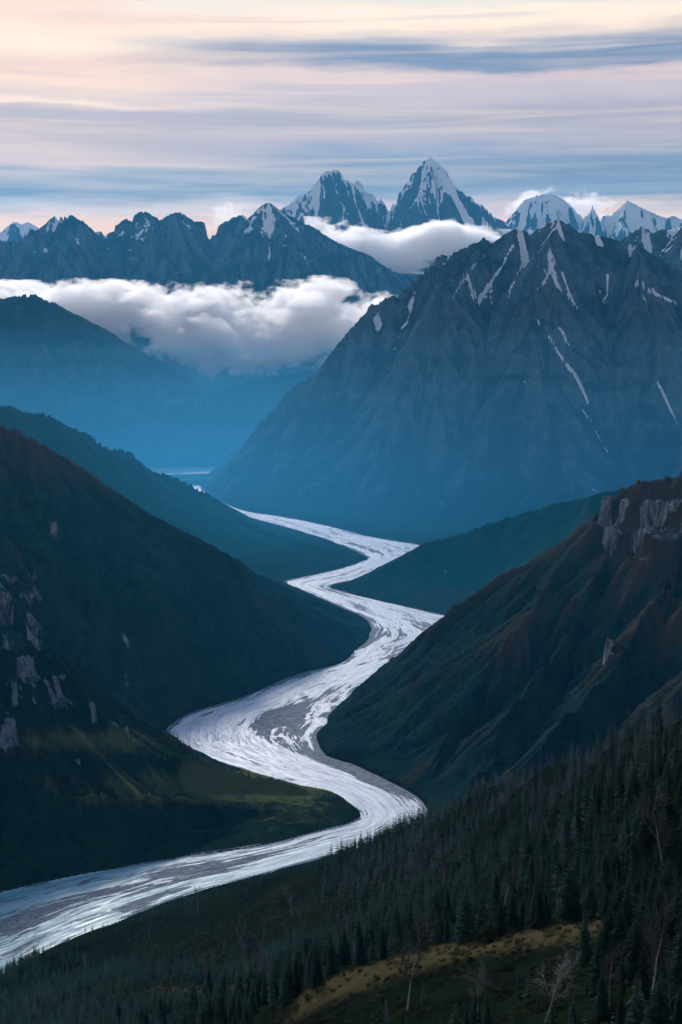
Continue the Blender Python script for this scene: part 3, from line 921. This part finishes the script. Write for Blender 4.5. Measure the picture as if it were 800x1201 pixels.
SPR = []
for k, (h, w, ti, pe) in enumerate(((20, 3.1, 26, 12), (24, 3.4, 30, 12), (17, 3.0, 22, 11), (21, 2.4, 28, 10), (14, 2.8, 20, 11), (23, 2.8, 28, 11))):
    SPR.append((h, trunk_mesh(h * .97, .26, M_bark, k), mk('crown', spruce_crown(h, w, ti, pe, 40 + k, 3), M_spruce)))
LAR = []
for k, (h, w) in enumerate(((18, 2.3), (21, 2.0), (15, 2.2), (19, 1.7))):
    LAR.append((h, trunk_mesh(h * .98, .2, M_twig, 20 + k), mk('crown', larch_crown(h, w, 150, 70 + k), M_larch)))

# where trees grow ------------------------------------------------------------
xs = rng.uniform(-1300, 900, 420000); ys = rng.uniform(180, 2200, 420000)
ok = np.abs(np.arctan2(xs, ys)) < R(33)
xs, ys = xs[ok], ys[ok]
zs, lb, gi, gj = ground(xs, ys)
ok = (lb == FG) & (zs > 3)
xs, ys, zs, gi, gj = xs[ok], ys[ok], zs[ok], gi[ok], gj[ok]
px, py, _ = project(xs, ys, zs)
rr = np.hypot(xs, ys)


def el(cx, cy, rx, ry, rot=0.0):
    c, s = math.cos(rot), math.sin(rot)
    ax = (px - cx) * c + (py - cy) * s; ay = -(px - cx) * s + (py - cy) * c
    return np.exp(-((ax / rx) ** 2 + (ay / ry) ** 2) ** 1.5)


nf = fbm(xs / 130, ys / 130, 4, 501); nf2 = fbm(xs / 45, ys / 45, 3, 502)
# forest density: dense on the right, open meadow tongues elsewhere
line = 1120 - .30 * px                      # right of this the stand is closed
dens = smooth(-10, 40, py - 0) * .0
dens = smooth(330, 520, px + (1000 - py) * -.15)
dens = np.maximum(dens, smooth(1110, 1150, py) * smooth(560, 300, px) * .8)
dens = np.maximum(dens, el(400, 1108, 150, 22, -.12) * .9)
dens = np.maximum(dens, smooth(1160, 1185, py) * .8)
open_ = np.maximum.reduce([el(225, 1165, 150, 10, -.09) * .95, el(500, 1132, 165, 26, -.22) * 1.0, el(650, 1100, 60, 14, -.12) * .9, el(300, 1105, 230, 34, -.20) * .86, el(210, 1095, 120, 24, -.4) * .85, el(610, 1170, 130, 22, -.1) * .5, el(420, 1062, 90, 20, -.3) * .5])
dens = dens * (1 - open_) + .03
dens *= .75 + nf * .7
dens = np.where(rr < 260, dens * .25, dens)
keep = rng.random(len(xs)) < np.clip(dens, .003, 1) * .5
line1 = np.interp(px, [300, 330, 400, 480, 560, 640, 700, 760], [1200, 1186, 1147, 1121, 1104, 1092, 1082, 1082])
topy = py - FPX * 17 / rr
infront = (px > 320) & (px < 700 + 60 * nf2 + 14 * np.sin(ys / 9)) & (rr < 600) & (py > line1 - 3)
keep &= ~(infront & (topy < line1 + 34) & (rng.random(len(xs)) > .012))
keep &= ~((px > 80) & (px < 330) & (py > 1166) & (topy < 1166) & (rng.random(len(xs)) > .3))
low_near = infront & (rng.random(len(xs)) < .045) & (py > line1 + 30)
keep |= low_near
# poisson-ish thinning
sel = np.nonzero(keep)[0]
cell = {}
out = []
for i in sel:
    cx, cy = int(xs[i] // 3.1), int(ys[i] // 3.1)
    if any((cx + a, cy + b) in cell for a in (-1, 0, 1) for b in (-1, 0, 1)): continue
    cell[(cx, cy)] = 1; out.append(i)
sel = np.array(out)
xs, ys, zs, px, py, rr, nf, nf2, gi, gj, dens, line1, infront = [a[sel] for a in (xs, ys, zs, px, py, rr, nf, nf2, gi, gj, dens, line1, infront)]
greyp = np.maximum.reduce([el(700, 905, 130, 34, -.35), el(590, 935, 90, 22, -.45), el(350, 1075, 60, 26), el(500, 1010, 130, 26, -.4) * .8, el(760, 1000, 50, 50) * .4, el(60, 1190, 60, 16) * .5, el(640, 960, 60, 20, -.3) * .6])
isl = rng.random(len(xs)) < np.clip(greyp * .8 + .08, 0, .85)
hgt = rng.normal(1.0, .17, len(xs)).clip(.55, 1.4) * (.85 + .3 * nf)
hgt = np.where(dens < .12, hgt * .62, hgt)
hgt = np.where(infront, np.minimum(hgt * .55, np.maximum((py - line1 - 30) * rr / FPX / 20, .12)), hgt)
inframe = (px > -15) & (px < 815) & (py < 1201 + 60)
seen = (TAN[gi, gj] + 12.0 / rr >= RUN[gi, gj]) & inframe
size = np.where(seen, hgt * 20 / rr, 0)
print('trees', len(xs), 'in frame', int(inframe.sum()))

TREE_LABEL = {
    'near': 'dark spruce in the nearest stand at the bottom of the slope',
    'mid': 'dark spruce in the dense stand on the right slope',
    'lone': 'small dark spruce standing apart on the open grass slope',
}


def place(kind, i, variant, proto, names, label, cat, group):
    h, tm, cm = variant
    root = bpy.data.objects.new(names, None)
    root.empty_display_size = 1
    root.location = (xs[i], ys[i], zs[i] - .2)
    s = hgt[i] * 20 / h if kind == 's' else hgt[i] * 18 / h
    w = s * random.uniform(1.0, 1.4)
    root.scale = (w, w, s)
    root.rotation_euler = (random.uniform(-.03, .03), random.uniform(-.03, .03), random.uniform(0, 6.28))
    tag(link(root), label, cat, group)
    link(bpy.data.objects.new('trunk', tm), root)
    link(bpy.data.objects.new('crown', cm), root)


order = np.argsort(-size)
ns = nl = 0
used = np.zeros(len(xs), bool)
for i in order:
    if size[i] <= 0: break
    if not isl[i] and ns < 298:
        ns += 1; used[i] = True
        lab = 'lone' if dens[i] < .15 else ('near' if py[i] > 1120 else 'mid')
        place('s', i, random.choice(SPR), None, 'spruce_tree', TREE_LABEL[lab], 'spruce', 'dark spruces: ' + lab)
    elif isl[i] and nl < 290:
        nl += 1; used[i] = True
        place('l', i, random.choice(LAR), None, 'larch_tree', 'leafless grey larch among the dark spruces', 'larch', 'leafless grey larches')

# the rest of each kind as one object
LOW = [spruce_crown(20, 3.2, 11, 6, 200 + k, 1) for k in range(4)]
LOWL = [larch_crown(18, 2.2, 42, 220 + k, .16) for k in range(3)]


def mass(name, ids_xyzhs, protos, material, base, label, cat):
    VV, FF, o = [], [], 0
    PV = [np.array(v) for v, f in protos]; PF = [np.array(f) for v, f in protos]
    for (x, y, z, s) in ids_xyzhs:
        k = random.randrange(len(PV)); a = random.uniform(0, 6.28); c, sn_ = math.cos(a), math.sin(a)
        w = s * random.uniform(1.0, 1.45)
        v = PV[k]
        VV.append(np.stack([(v[:, 0] * c - v[:, 1] * sn_) * w + x, (v[:, 0] * sn_ + v[:, 1] * c) * w + y, v[:, 2] * s + z - .3], -1))
        FF.append(PF[k] + o); o += len(v)
    me = mesh_np(name, np.concatenate(VV), np.concatenate(FF), material, False)
    tag(link(bpy.data.objects.new(name, me)), label, cat, kind='stuff')


rest = [(xs[i], ys[i], zs[i], hgt[i]) for i in np.nonzero(~used & ~isl)[0]]
restl = [(xs[i], ys[i], zs[i], hgt[i]) for i in np.nonzero(~used & isl)[0]]
# woods on the low hill at the left, sprinkled trees on the right hill crest
kG = [h['n'] for h in HILLS].index('hill_g'); kC = [h['n'] for h in HILLS].index('hill_c'); kB = [h['n'] for h in HILLS].index('hill_b')
x2 = rng.uniform(-1700, 300, 60000); y2 = rng.uniform(2200, 3500, 60000)
z2, l2, i2, j2 = ground(x2, y2)
p2, q2, _ = project(x2, y2, z2)
up = smooth(0, 1, (q2 < (832 + .23 * np.clip(p2, 0, 260) + 8)).astype(float))
dn = up * .9 + .02
dn = np.maximum(dn, np.exp(-(((p2 - 60) / 70) ** 2 + ((q2 - 890) / 26) ** 2)) * .6)
dn = np.maximum(dn, np.exp(-(((p2 - 20) / 60) ** 2 + ((q2 - 985) / 40) ** 2)) * .25)
for cx, cy in ((318, 940), (322, 915), (305, 955), (345, 935)):
    dn = np.maximum(dn, np.exp(-(((p2 - cx) / 9) ** 2 + ((q2 - cy) / 4) ** 2)) * .8)
rkx = ROCK[i2, j2]
ok = (l2 == kG) & (z2 > 6) & (rng.random(len(x2)) < dn * .34) & (rkx < .25)
far = [(a, b_, c, random.uniform(.45, .85)) for a, b_, c in zip(x2[ok], y2[ok], z2[ok])]
x3 = rng.uniform(0, 1600, 40000); y3 = rng.uniform(2600, 4900, 40000)
z3, l3, i3, j3 = ground(x3, y3)
n3_ = fbm(x3 / 90, y3 / 90, 3, 611)
p3, q3, _ = project(x3, y3, z3)
cd = np.exp(-(((p3 - 640) / 60) ** 2 + ((q3 - 672 + (p3 - 640) * .75) / 10) ** 2)) * .2 + np.exp(-(((p3 - 770) / 70) ** 2 + ((q3 - 800) / 26) ** 2)) * .35 + np.exp(-(((p3 - 470) / 40) ** 2 + ((q3 - 925) / 10) ** 2)) * .3
ok = (l3 == kC) & (rng.random(len(x3)) < cd * .5) & (n3_ > -.05)
far += [(a, b_, c, random.uniform(.3, .6)) for a, b_, c in zip(x3[ok], y3[ok], z3[ok])]
print('far trees', len(far), 'rest', len(rest), len(restl))
mass('spruce_forest', rest + far, LOW, M_spruce, 0, 'dense dark spruce forest on the slopes', 'forest')
mass('larch_forest', restl, LOWL, M_larch, 0, 'grey leafless larches scattered through the forest', 'forest')


# single bare trees -------------------------------------------------------------
def hit(px_, py_):
    """first ground point met by a photo pixel's sight line"""
    dx, dy, t = ray(px_, py_)
    x = dx * RR; y = dy * RR
    z, l, _, _ = ground(x, y)
    below = z >= CAMZ + t * RR
    below &= RR > 200
    k = int(np.argmax(below))
    return x[k], y[k], z[k], RR[k]


BARE = [  # foot pixel, height in pixels, seed, spread, lean, bark, label
    (478, 1185, 118, 1, .45, .02, 'slender', 'tall pale leafless birch in front of the meadow ridge'),
    (640, 1200, 92, 2, .85, .12, 'forked', 'wide forked pale leafless tree at the bottom below the meadow ridge'),
    (590, 1075, 88, 3, .3, .10, 'slender', 'leaning pale snag between the spruces behind the meadow ridge'),
    (782, 1040, 118, 4, .55, -.06, 'slender', 'tall pale crooked leafless tree at the right edge'),
    (762, 1190, 150, 5, .5, .06, 'slender', 'pale leafless tree rising at the lower right corner'),
    (286, 1152, 62, 6, .3, .02, 'slender', 'left one of three pale birches above the dark spruces'),
    (296, 1152, 66, 7, .3, -.02, 'slender', 'middle one of three pale birches above the dark spruces'),
    (305, 1150, 58, 8, .3, .03, 'slender', 'right one of three pale birches above the dark spruces'),
    (342, 1075, 40, 9, .4, .03, 'slender', 'small pale leafless tree on the grass slope near the river'),
    (352, 1077, 36, 10, .4, -.03, 'slender', 'short pale leafless tree right beside a taller one on the grass slope'),
    (175, 1102, 36, 11, .5, .02, 'slender', 'grey leafless tree on the left bank edge above the river'),
    (232, 1072, 30, 12, .5, .02, 'slender', 'thin leafless tree where the slope meets the river gravel'),
    (100, 1150, 30, 13, .5, .02, 'slender', 'small leafless tree low on the left slope'),
    (520, 1040, 45, 14, .4, .05, 'slender', 'pale leafless tree inside the closed spruce stand'),
    (660, 1010, 42, 15, .4, -.04, 'slender', 'pale leafless tree high in the spruce stand on the right'),
    (560, 1198, 70, 17, .6, -.08, 'slender', 'low pale leafless tree leaning left at the bottom edge'),
    (715, 1188, 85, 18, .5, -.05, 'slender', 'thin pale leafless tree between dark spruces at lower right'),
    (395, 1120, 48, 19, .4, .0, 'slender', 'leafless tree at the left end of the spruce strip'),
]
for (bx_, by_, hp, sd, spd, ln, kd, lab) in BARE:
    x, y, z, r = hit(bx_, by_)
    if z <= -5: continue
    h = hp / FPX * r * .86
    tr, cr = bare_tree(h, sd, spd, 4, ln, r0=.016 * h)
    root = bpy.data.objects.new('bare_tree', None); root.location = (x, y, z)
    root.rotation_euler = (0, 0, 0)
    tag(link(root), lab, 'bare tree', 'single leafless trees')
    link(bpy.data.objects.new('trunk', mk('trunk', tr, M_pale, True)), root)
    link(bpy.data.objects.new('crown', mk('crown', cr, M_pale if kd == 'forked' else M_twig)), root)
    print('bare', bx_, by_, round(r), round(h, 1))


# shrubs on the open grass ---------------------------------------------------------
def shrub_mesh(seed):
    rd = random.Random(seed)
    V, F = [], []
    lobes = [(rd.uniform(-1.1, 1.1), rd.uniform(-1.1, 1.1), rd.uniform(.5, 1.1), rd.uniform(.6, 1.1)) for _ in range(5)]
    for lx, ly, lz, lr in lobes:
        for _ in range(150):
            d = Vector((rd.gauss(0, 1), rd.gauss(0, 1), rd.gauss(0, .8))).normalized() * lr * rd.uniform(.55, 1.1)
            p = Vector((lx, ly, lz)) + d
            if p.z < 0: p.z = rd.uniform(0, .3)
            u = Vector((rd.gauss(0, 1), rd.gauss(0, 1), rd.gauss(0, 1))).normalized() * .15
            v = u.orthogonal().normalized() * .12
            o = len(V)
            V.extend([tuple(p - u), tuple(p + v), tuple(p + u), tuple(p - v)]); F.append((o, o + 1, o + 2, o + 3))
    return V, F


def stems_mesh(seed):
    rd = random.Random(seed)
    return join([tube([(0, 0, -.3), (rd.uniform(-.5, .5), rd.uniform(-.5, .5), .7), (rd.uniform(-1, 1), rd.uniform(-1, 1), 1.4)], [.06, .04, .015], 4) for _ in range(6)])


SHR = [(mk('stem', stems_mesh(k), M_bark), mk('foliage', shrub_mesh(k), M_shrub)) for k in range(4)]
SH = [(575, 1104, 2.6, 'round dark bush on the crest of the meadow ridge')]
for _ in range(130):
    SH.append((None, None, random.uniform(.35, .95), 'low dark bush scattered on the open grass slope'))
cx = 0
for a, b_, s, lab in SH:
    if a is None:
        for _t in range(60):
            a, b_ = random.choice(((random.uniform(60, 470), random.uniform(1040, 1165)), (random.uniform(330, 720), random.uniform(1095, 1195))))
            x, y, z, r = hit(a, b_)
            zz, l_, _, _ = ground(np.array([x]), np.array([y]))
            if l_[0] == FG and r < 1950: break
        else: continue
        grp = 'low bushes on the grass slope'
    else:
        x, y, z, r = hit(a, b_); grp = None
    root = bpy.data.objects.new('shrub', None); root.location = (x, y, z - .1); root.scale = (s * 1.2, s * 1.2, s)
    root.rotation_euler = (0, 0, random.uniform(0, 6.28))
    tag(link(root), lab, 'shrub', grp)
    st, fo = random.choice(SHR)
    link(bpy.data.objects.new('stem', st), root); link(bpy.data.objects.new('foliage', fo), root)


# low heath and tussocks on the clearings
TUF = []
for k in range(3):
    rd = random.Random(900 + k); V, F = [], []
    for _ in range(26):
        a = rd.uniform(0, 6.28); q = rd.uniform(0, .5); r_ = rd.uniform(.1, .35); hh = rd.uniform(.25, .6)
        bx0, by0 = math.cos(a) * q, math.sin(a) * q
        o = len(V)
        V.extend([(bx0 - .06, by0, 0), (bx0 + .06, by0 + .03, 0), (bx0 + math.cos(a) * r_ + .05, by0 + math.sin(a) * r_, hh), (bx0 + math.cos(a) * r_ - .05, by0 + math.sin(a) * r_, hh * .9)])
        F.append((o, o + 1, o + 2, o + 3))
    TUF.append((V, F))
M_tuft = leaf_mat('dry_grass', (.03, .034, .018), (.075, .066, .034))
tx = rng.uniform(-500, 260, 70000); ty = rng.uniform(300, 1500, 70000)
tz, tl, ti, tj = ground(tx, ty)
tpx, tpy, _ = project(tx, ty, tz)
tr_ = np.hypot(tx, ty)
okt = (tl == FG) & (TAN[ti, tj] >= RUN[ti, tj] - .004) & (tpy > 1030) & (tpy < 1215) & (tpx > -10) & (tpx < 760)
okt &= fbm(tx / 14, ty / 14, 3, 931) + .25 * (DRY_LIT[ti, tj] > .3) > .08
idt = np.nonzero(okt)[0][:14000]
mass('grass', [(tx[i], ty[i], tz[i] + .25, random.uniform(.6, 1.5) * (1 + tr_[i] / 1500)) for i in idt], TUF, M_tuft, 0, 'dry tussock grass on the clearings', 'grass')
SM = [shrub_mesh(50 + k) for k in range(2)]
SM = [(v[:700], f[:175]) for v, f in SM]
idt = np.nonzero((tl == FG) & (tpy > 1035) & (tpy < 1215) & (tpx > -10) & (tpx < 740) & (fbm(tx / 30, ty / 30, 3, 933) > .28) & (TAN[ti, tj] >= RUN[ti, tj] - .004))[0][:900]
mass('undergrowth', [(tx[i], ty[i], tz[i] + .2, random.uniform(.25, .6)) for i in idt], SM, M_shrub, 0, 'dark low heath between the grass', 'undergrowth')

# ------------------------------------------------------------------ air
def box(name, lo, hi, material, label, cat, kind='stuff'):
    x0, y0, z0 = lo; x1, y1, z1 = hi
    V = [(x0, y0, z0), (x1, y0, z0), (x1, y1, z0), (x0, y1, z0), (x0, y0, z1), (x1, y0, z1), (x1, y1, z1), (x0, y1, z1)]
    F = [(0, 3, 2, 1), (4, 5, 6, 7), (0, 1, 5, 4), (1, 2, 6, 5), (2, 3, 7, 6), (3, 0, 4, 7)]
    me = bpy.data.meshes.new(name); me.from_pydata(V, [], F); me.materials.append(material)
    return tag(link(bpy.data.objects.new(name, me)), label, cat, kind=kind)


def vol(name, color, density, aniso=0.0):
    m = bpy.data.materials.new(name); m.use_nodes = True
    nt = m.node_tree; nt.nodes.clear()
    o = nt.nodes.new('ShaderNodeOutputMaterial'); v = nt.nodes.new('ShaderNodeVolumePrincipled')
    v.inputs['Color'].default_value = (*color, 1); v.inputs['Density'].default_value = density
    v.inputs['Anisotropy'].default_value = aniso
    nt.links.new(v.outputs[0], o.inputs['Volume'])
    return m, nt, v


HAZE_D = 1.1e-5
m, _, _ = vol('haze_air', (.07, .50, .98), HAZE_D, .4)
box('haze', (-24000, -1500, -10.5), (24000, 35000, 4900), m, 'thin blue haze filling the whole valley', 'haze')
for i, (top, dn_) in enumerate(((720, .4), (600, .6), (480, .8), (360, 1.0), (220, 1.2))):
    m, _, _ = vol('mist_air', (.03, .48, .95), dn_ * 1e-5, .4)
    box('mist', (-23900 + i * 50, 3150 + i * 130, -10.4 + i * .1), (23900 - i * 50, 16800 - i * 50, top), m, 'blue mist lying low over the valley floor', 'mist')
for i, (top, dn_) in enumerate(((1090, .7), (1020, .8), (960, .9), (850, 1.0), (780, 1.2), (700, 1.4), (600, 1.7), (480, 2.0), (340, 2.4))):
    m, _, _ = vol('far_mist_air', (.09, .52, .97), dn_ * 1e-5, .4)
    box('mist', (-23000 + i * 50, 5700 + i * 110, -9.7 + i * .05), (23000 - i * 50, 14200 - i * 50, top), m, 'brighter blue mist filling the far valley', 'mist')


def cloud(name, px0, px1, r0, r1, z0, z1, dens, thr, scale, label, seed, tilt=0.0, flat=1.0):
    xa = ray(px0, 420)[0] * (r0 + r1) / 2; xb = ray(px1, 420)[0] * (r0 + r1) / 2
    m, nt, v = vol(name + '_vapour', (1, .985, .98), 0.0, .5)
    tc = nt.nodes.new('ShaderNodeTexCoord')
    mp = nt.nodes.new('ShaderNodeMapping')      # to -1..1 in the box
    cxm, cym, czm = (xa + xb) / 2, (r0 + r1) / 2, (z0 + z1) / 2
    mp.inputs['Scale'].default_value = (2 / (xb - xa), 2 / (r1 - r0), 2 / (z1 - z0))
    nt.links.new(tc.outputs['Object'], mp.inputs[0])
    pw = nt.nodes.new('ShaderNodeVectorMath'); pw.operation = 'LENGTH'
    nt.links.new(mp.outputs[0], pw.inputs[0])
    no = nt.nodes.new('ShaderNodeTexNoise')
    mp2 = nt.nodes.new('ShaderNodeMapping'); mp2.inputs['Scale'].default_value = (scale, scale, scale * 1.7 * flat); mp2.inputs['Location'].default_value = (seed, seed * 2.3, seed * .7)
    nt.links.new(tc.outputs['Object'], mp2.inputs[0]); nt.links.new(mp2.outputs[0], no.inputs['Vector'])
    no.inputs['Scale'].default_value = 1; no.inputs['Detail'].default_value = 8; no.inputs['Roughness'].default_value = .62
    f = math_(nt, 'SUBTRACT', 1.0, pw.outputs['Value'])                 # 1 in the middle, 0 at the skin
    f = math_(nt, 'MULTIPLY', f, 1.25)
    g_ = math_(nt, 'MULTIPLY', math_(nt, 'SUBTRACT', no.outputs['Fac'], .5), 3.9)
    d = mrange(nt, math_(nt, 'ADD', f, g_), thr + .45, thr + .62)
    d = math_(nt, 'MULTIPLY', d, dens)
    nt.links.new(d, v.inputs['Density'])
    m.cycles.volume_step_rate = .6
    hx, hy, hz = (xb - xa) / 2, (r1 - r0) / 2, (z1 - z0) / 2
    o = box(name, (-hx, -hy, -hz), (hx, hy, hz), m, label, 'cloud')
    o.location = (cxm, cym, czm)
    return o


cloud('cloud_bank', 60, 600, 14300, 16900, 620, 1780, .007, -.02, 1 / 600, 'thick white cloud bank lying in the valley before the dark range', 3.0)
cloud('cloud_bank', -260, 300, 14700, 16700, 1230, 1760, .007, -.25, 1 / 560, 'thin white cloud tail above the hazy left mountain', 8.0)
cloud('cloud_bank', 330, 640, 20300, 22500, 2180, 2940, .006, -.22, 1 / 1000, 'smooth white cloud sheet below the pyramid peak', 5.0, flat=1.3)
cloud('cloud_bank', 240, 305, 20500, 21500, 2600, 3260, .0016, .02, 1 / 330, 'small wisp of cloud above the notch of the dark range', 9.0)
cloud('cloud_bank', 588, 680, 30300, 31900, 3800, 4540, .0022, -.15, 1 / 480, 'glowing cloud behind the round snowy summit', 12.0)
cloud('cloud_bank', 650, 722, 30300, 31700, 3700, 4480, .0022, -.10, 1 / 450, 'glowing puff of cloud between the two far snowy summits', 15.0)

# ------------------------------------------------------------------ sky and light
SUN_EL, SUN_AZ = 27.0, -12.0         # azimuth measured to the right of the view direction (+Y)
w = bpy.data.worlds.new('World'); S.world = w; w.use_nodes = True
nt = w.node_tree
bg = nt.nodes['Background']
STR = .12
bg.inputs['Strength'].default_value = STR
sky = nt.nodes.new('ShaderNodeTexSky'); sky.sky_type = 'NISHITA'; sky.sun_disc = False
sky.sun_elevation = R(SUN_EL); sky.sun_rotation = R(SUN_AZ); sky.altitude = 900; sky.air_density = 1.0; sky.dust_density = .6; sky.ozone_density = 2.0
tc = nt.nodes.new('ShaderNodeTexCoord')
sep = nt.nodes.new('ShaderNodeSeparateXYZ'); nt.links.new(tc.outputs['Generated'], sep.inputs[0])
elv = math_(nt, 'MULTIPLY', math_(nt, 'ARCSINE', sep.outputs[2]), 180 / math.pi)       # degrees above the horizon
azi = math_(nt, 'MULTIPLY', math_(nt, 'ARCTAN2', sep.outputs[0], sep.outputs[1]), 180 / math.pi)
comb = nt.nodes.new('ShaderNodeCombineXYZ')
nt.links.new(azi, comb.inputs[0]); nt.links.new(elv, comb.inputs[1])


def wn(sx, sy, det=6, rough=.6, dist=0.0, loc=(0, 0, 0)):
    mp = nt.nodes.new('ShaderNodeMapping'); mp.inputs['Scale'].default_value = (sx, sy, 1); mp.inputs['Location'].default_value = loc
    nt.links.new(comb.outputs[0], mp.inputs[0])
    n = nt.nodes.new('ShaderNodeTexNoise'); n.inputs['Scale'].default_value = 1; n.inputs['Detail'].default_value = det
    n.inputs['Roughness'].default_value = rough; n.inputs['Distortion'].default_value = dist
    nt.links.new(mp.outputs[0], n.inputs['Vector'])
    return n.outputs['Fac']


def el_of(y):
    return math.degrees(math.atan(ray(400, y)[2]))


def lin(c):
    return tuple(((v / 255) / 12.92 if v / 255 < .04045 else ((v / 255 + .055) / 1.055) ** 2.4) for v in c)


def ramp(stops, fac):
    n = nt.nodes.new('ShaderNodeValToRGB'); n.color_ramp.interpolation = 'EASE'
    cr = n.color_ramp
    cr.elements[0].position = stops[0][0]; cr.elements[0].color = (*stops[0][1], 1)
    cr.elements[1].position = stops[-1][0]; cr.elements[1].color = (*stops[-1][1], 1)
    for p, c in stops[1:-1]:
        e = cr.elements.new(p); e.color = (*c, 1)
    nt.links.new(fac, n.inputs[0])
    return n.outputs[0]


warp = math_(nt, 'MULTIPLY', math_(nt, 'SUBTRACT', wn(.09, .5, 5, .55, .4), .5), 1.9)
warp2 = math_(nt, 'MULTIPLY', math_(nt, 'SUBTRACT', wn(.12, 1.2, 5, .55, .5, (7, 3, 0)), .5), 1.2)
e2 = math_(nt, 'ADD', math_(nt, 'ADD', elv, warp), warp2)
efac = math_(nt, 'DIVIDE', e2, 30.0)
left = [(285, (255, 212, 184)), (256, (246, 214, 196)), (245, (190, 192, 208)), (228, (118, 138, 166)), (206, (138, 152, 176)), (192, (214, 196, 196)), (165, (192, 180, 186)), (135, (190, 180, 188)), (125, (252, 232, 214)), (118, (214, 200, 202)), (100, (246, 222, 204)), (78, (232, 208, 198)), (55, (255, 240, 222)), (38, (252, 232, 214)), (20, (236, 214, 204)), (5, (238, 232, 226)), (-30, (232, 230, 224)), (-90, (215, 220, 225))]
right = [(285, (255, 214, 186)), (260, (246, 216, 198)), (245, (212, 200, 206)), (228, (126, 142, 168)), (205, (118, 134, 162)), (184, (136, 148, 174)), (165, (180, 174, 186)), (140, (172, 168, 182)), (115, (196, 188, 202)), (92, (206, 192, 200)), (80, (122, 138, 172)), (62, (118, 134, 168)), (50, (150, 160, 186)), (42, (210, 204, 206)), (28, (255, 240, 224)), (14, (250, 240, 228)), (0, (222, 228, 228)), (-30, (226, 228, 226)), (-90, (205, 215, 225))]


def st(l, g=1.0):
    return [(max(0, el_of(y)) / 30.0, tuple(v * g for v in lin(c))) for y, c in l]


SKYG = .75
cl = ramp(st(left), efac); cr_ = ramp(st(right), efac)
side = mrange(nt, math_(nt, 'ADD', azi, math_(nt, 'MULTIPLY', math_(nt, 'SUBTRACT', wn(.1, .6, 4, .5, 0, (3, 9, 0)), .5), 12)), -11, 1)
cc = mix(nt, side, cl, cr_)
streak = wn(.05, 1.5, 5, .55, .8, (1, 5, 0))
cc = mix(nt, mrange(nt, streak, .42, .68, 0, .35), cc, lin((255, 236, 216)))
cc = mix(nt, mrange(nt, streak, .30, .45, .35, 0), cc, lin((168, 176, 200)))
sc_ = nt.nodes.new('ShaderNodeVectorMath'); sc_.operation = 'SCALE'; nt.links.new(cc, sc_.inputs[0]); sc_.inputs['Scale'].default_value = SKYG / STR
tint = mix(nt, 1.0, sc_.outputs[0], (1.19, 1.02, .85), 'MULTIPLY')
# the clouds lie in a belt round the horizon; above them opens the clear blue
belt = mrange(nt, math_(nt, 'ADD', elv, math_(nt, 'MULTIPLY', math_(nt, 'SUBTRACT', wn(.05, .2, 5, .6), .5), 20)), 16, 30, .98, .12)
fin = mix(nt, belt, sky.outputs[0], tint)
nt.links.new(fin, bg.inputs['Color'])

sd = bpy.data.lights.new('sun', 'SUN'); sd.energy = 2.3; sd.angle = R(14); sd.color = (1, .92, .84)
so = bpy.data.objects.new('sun', sd); C.objects.link(so)
d = Vector((math.sin(R(SUN_AZ)) * math.cos(R(SUN_EL)), math.cos(R(SUN_AZ)) * math.cos(R(SUN_EL)), math.sin(R(SUN_EL))))
so.rotation_euler = (-d).to_track_quat('-Z', 'Y').to_euler()

# ------------------------------------------------------------------ render settings
vs = S.view_settings
vs.view_transform = 'Standard'; vs.look = 'None'; vs.gamma = 1.0; vs.use_curve_mapping = False; vs.exposure = 0.55
cy = S.cycles
cy.max_bounces = 20; cy.diffuse_bounces = 2; cy.glossy_bounces = 2; cy.transmission_bounces = 2; cy.transparent_max_bounces = 128
cy.volume_bounces = 20
cy.volume_max_steps = 256
cy.use_denoising = True
cy.use_adaptive_sampling = True; cy.adaptive_threshold = .02
S.render.use_persistent_data = False
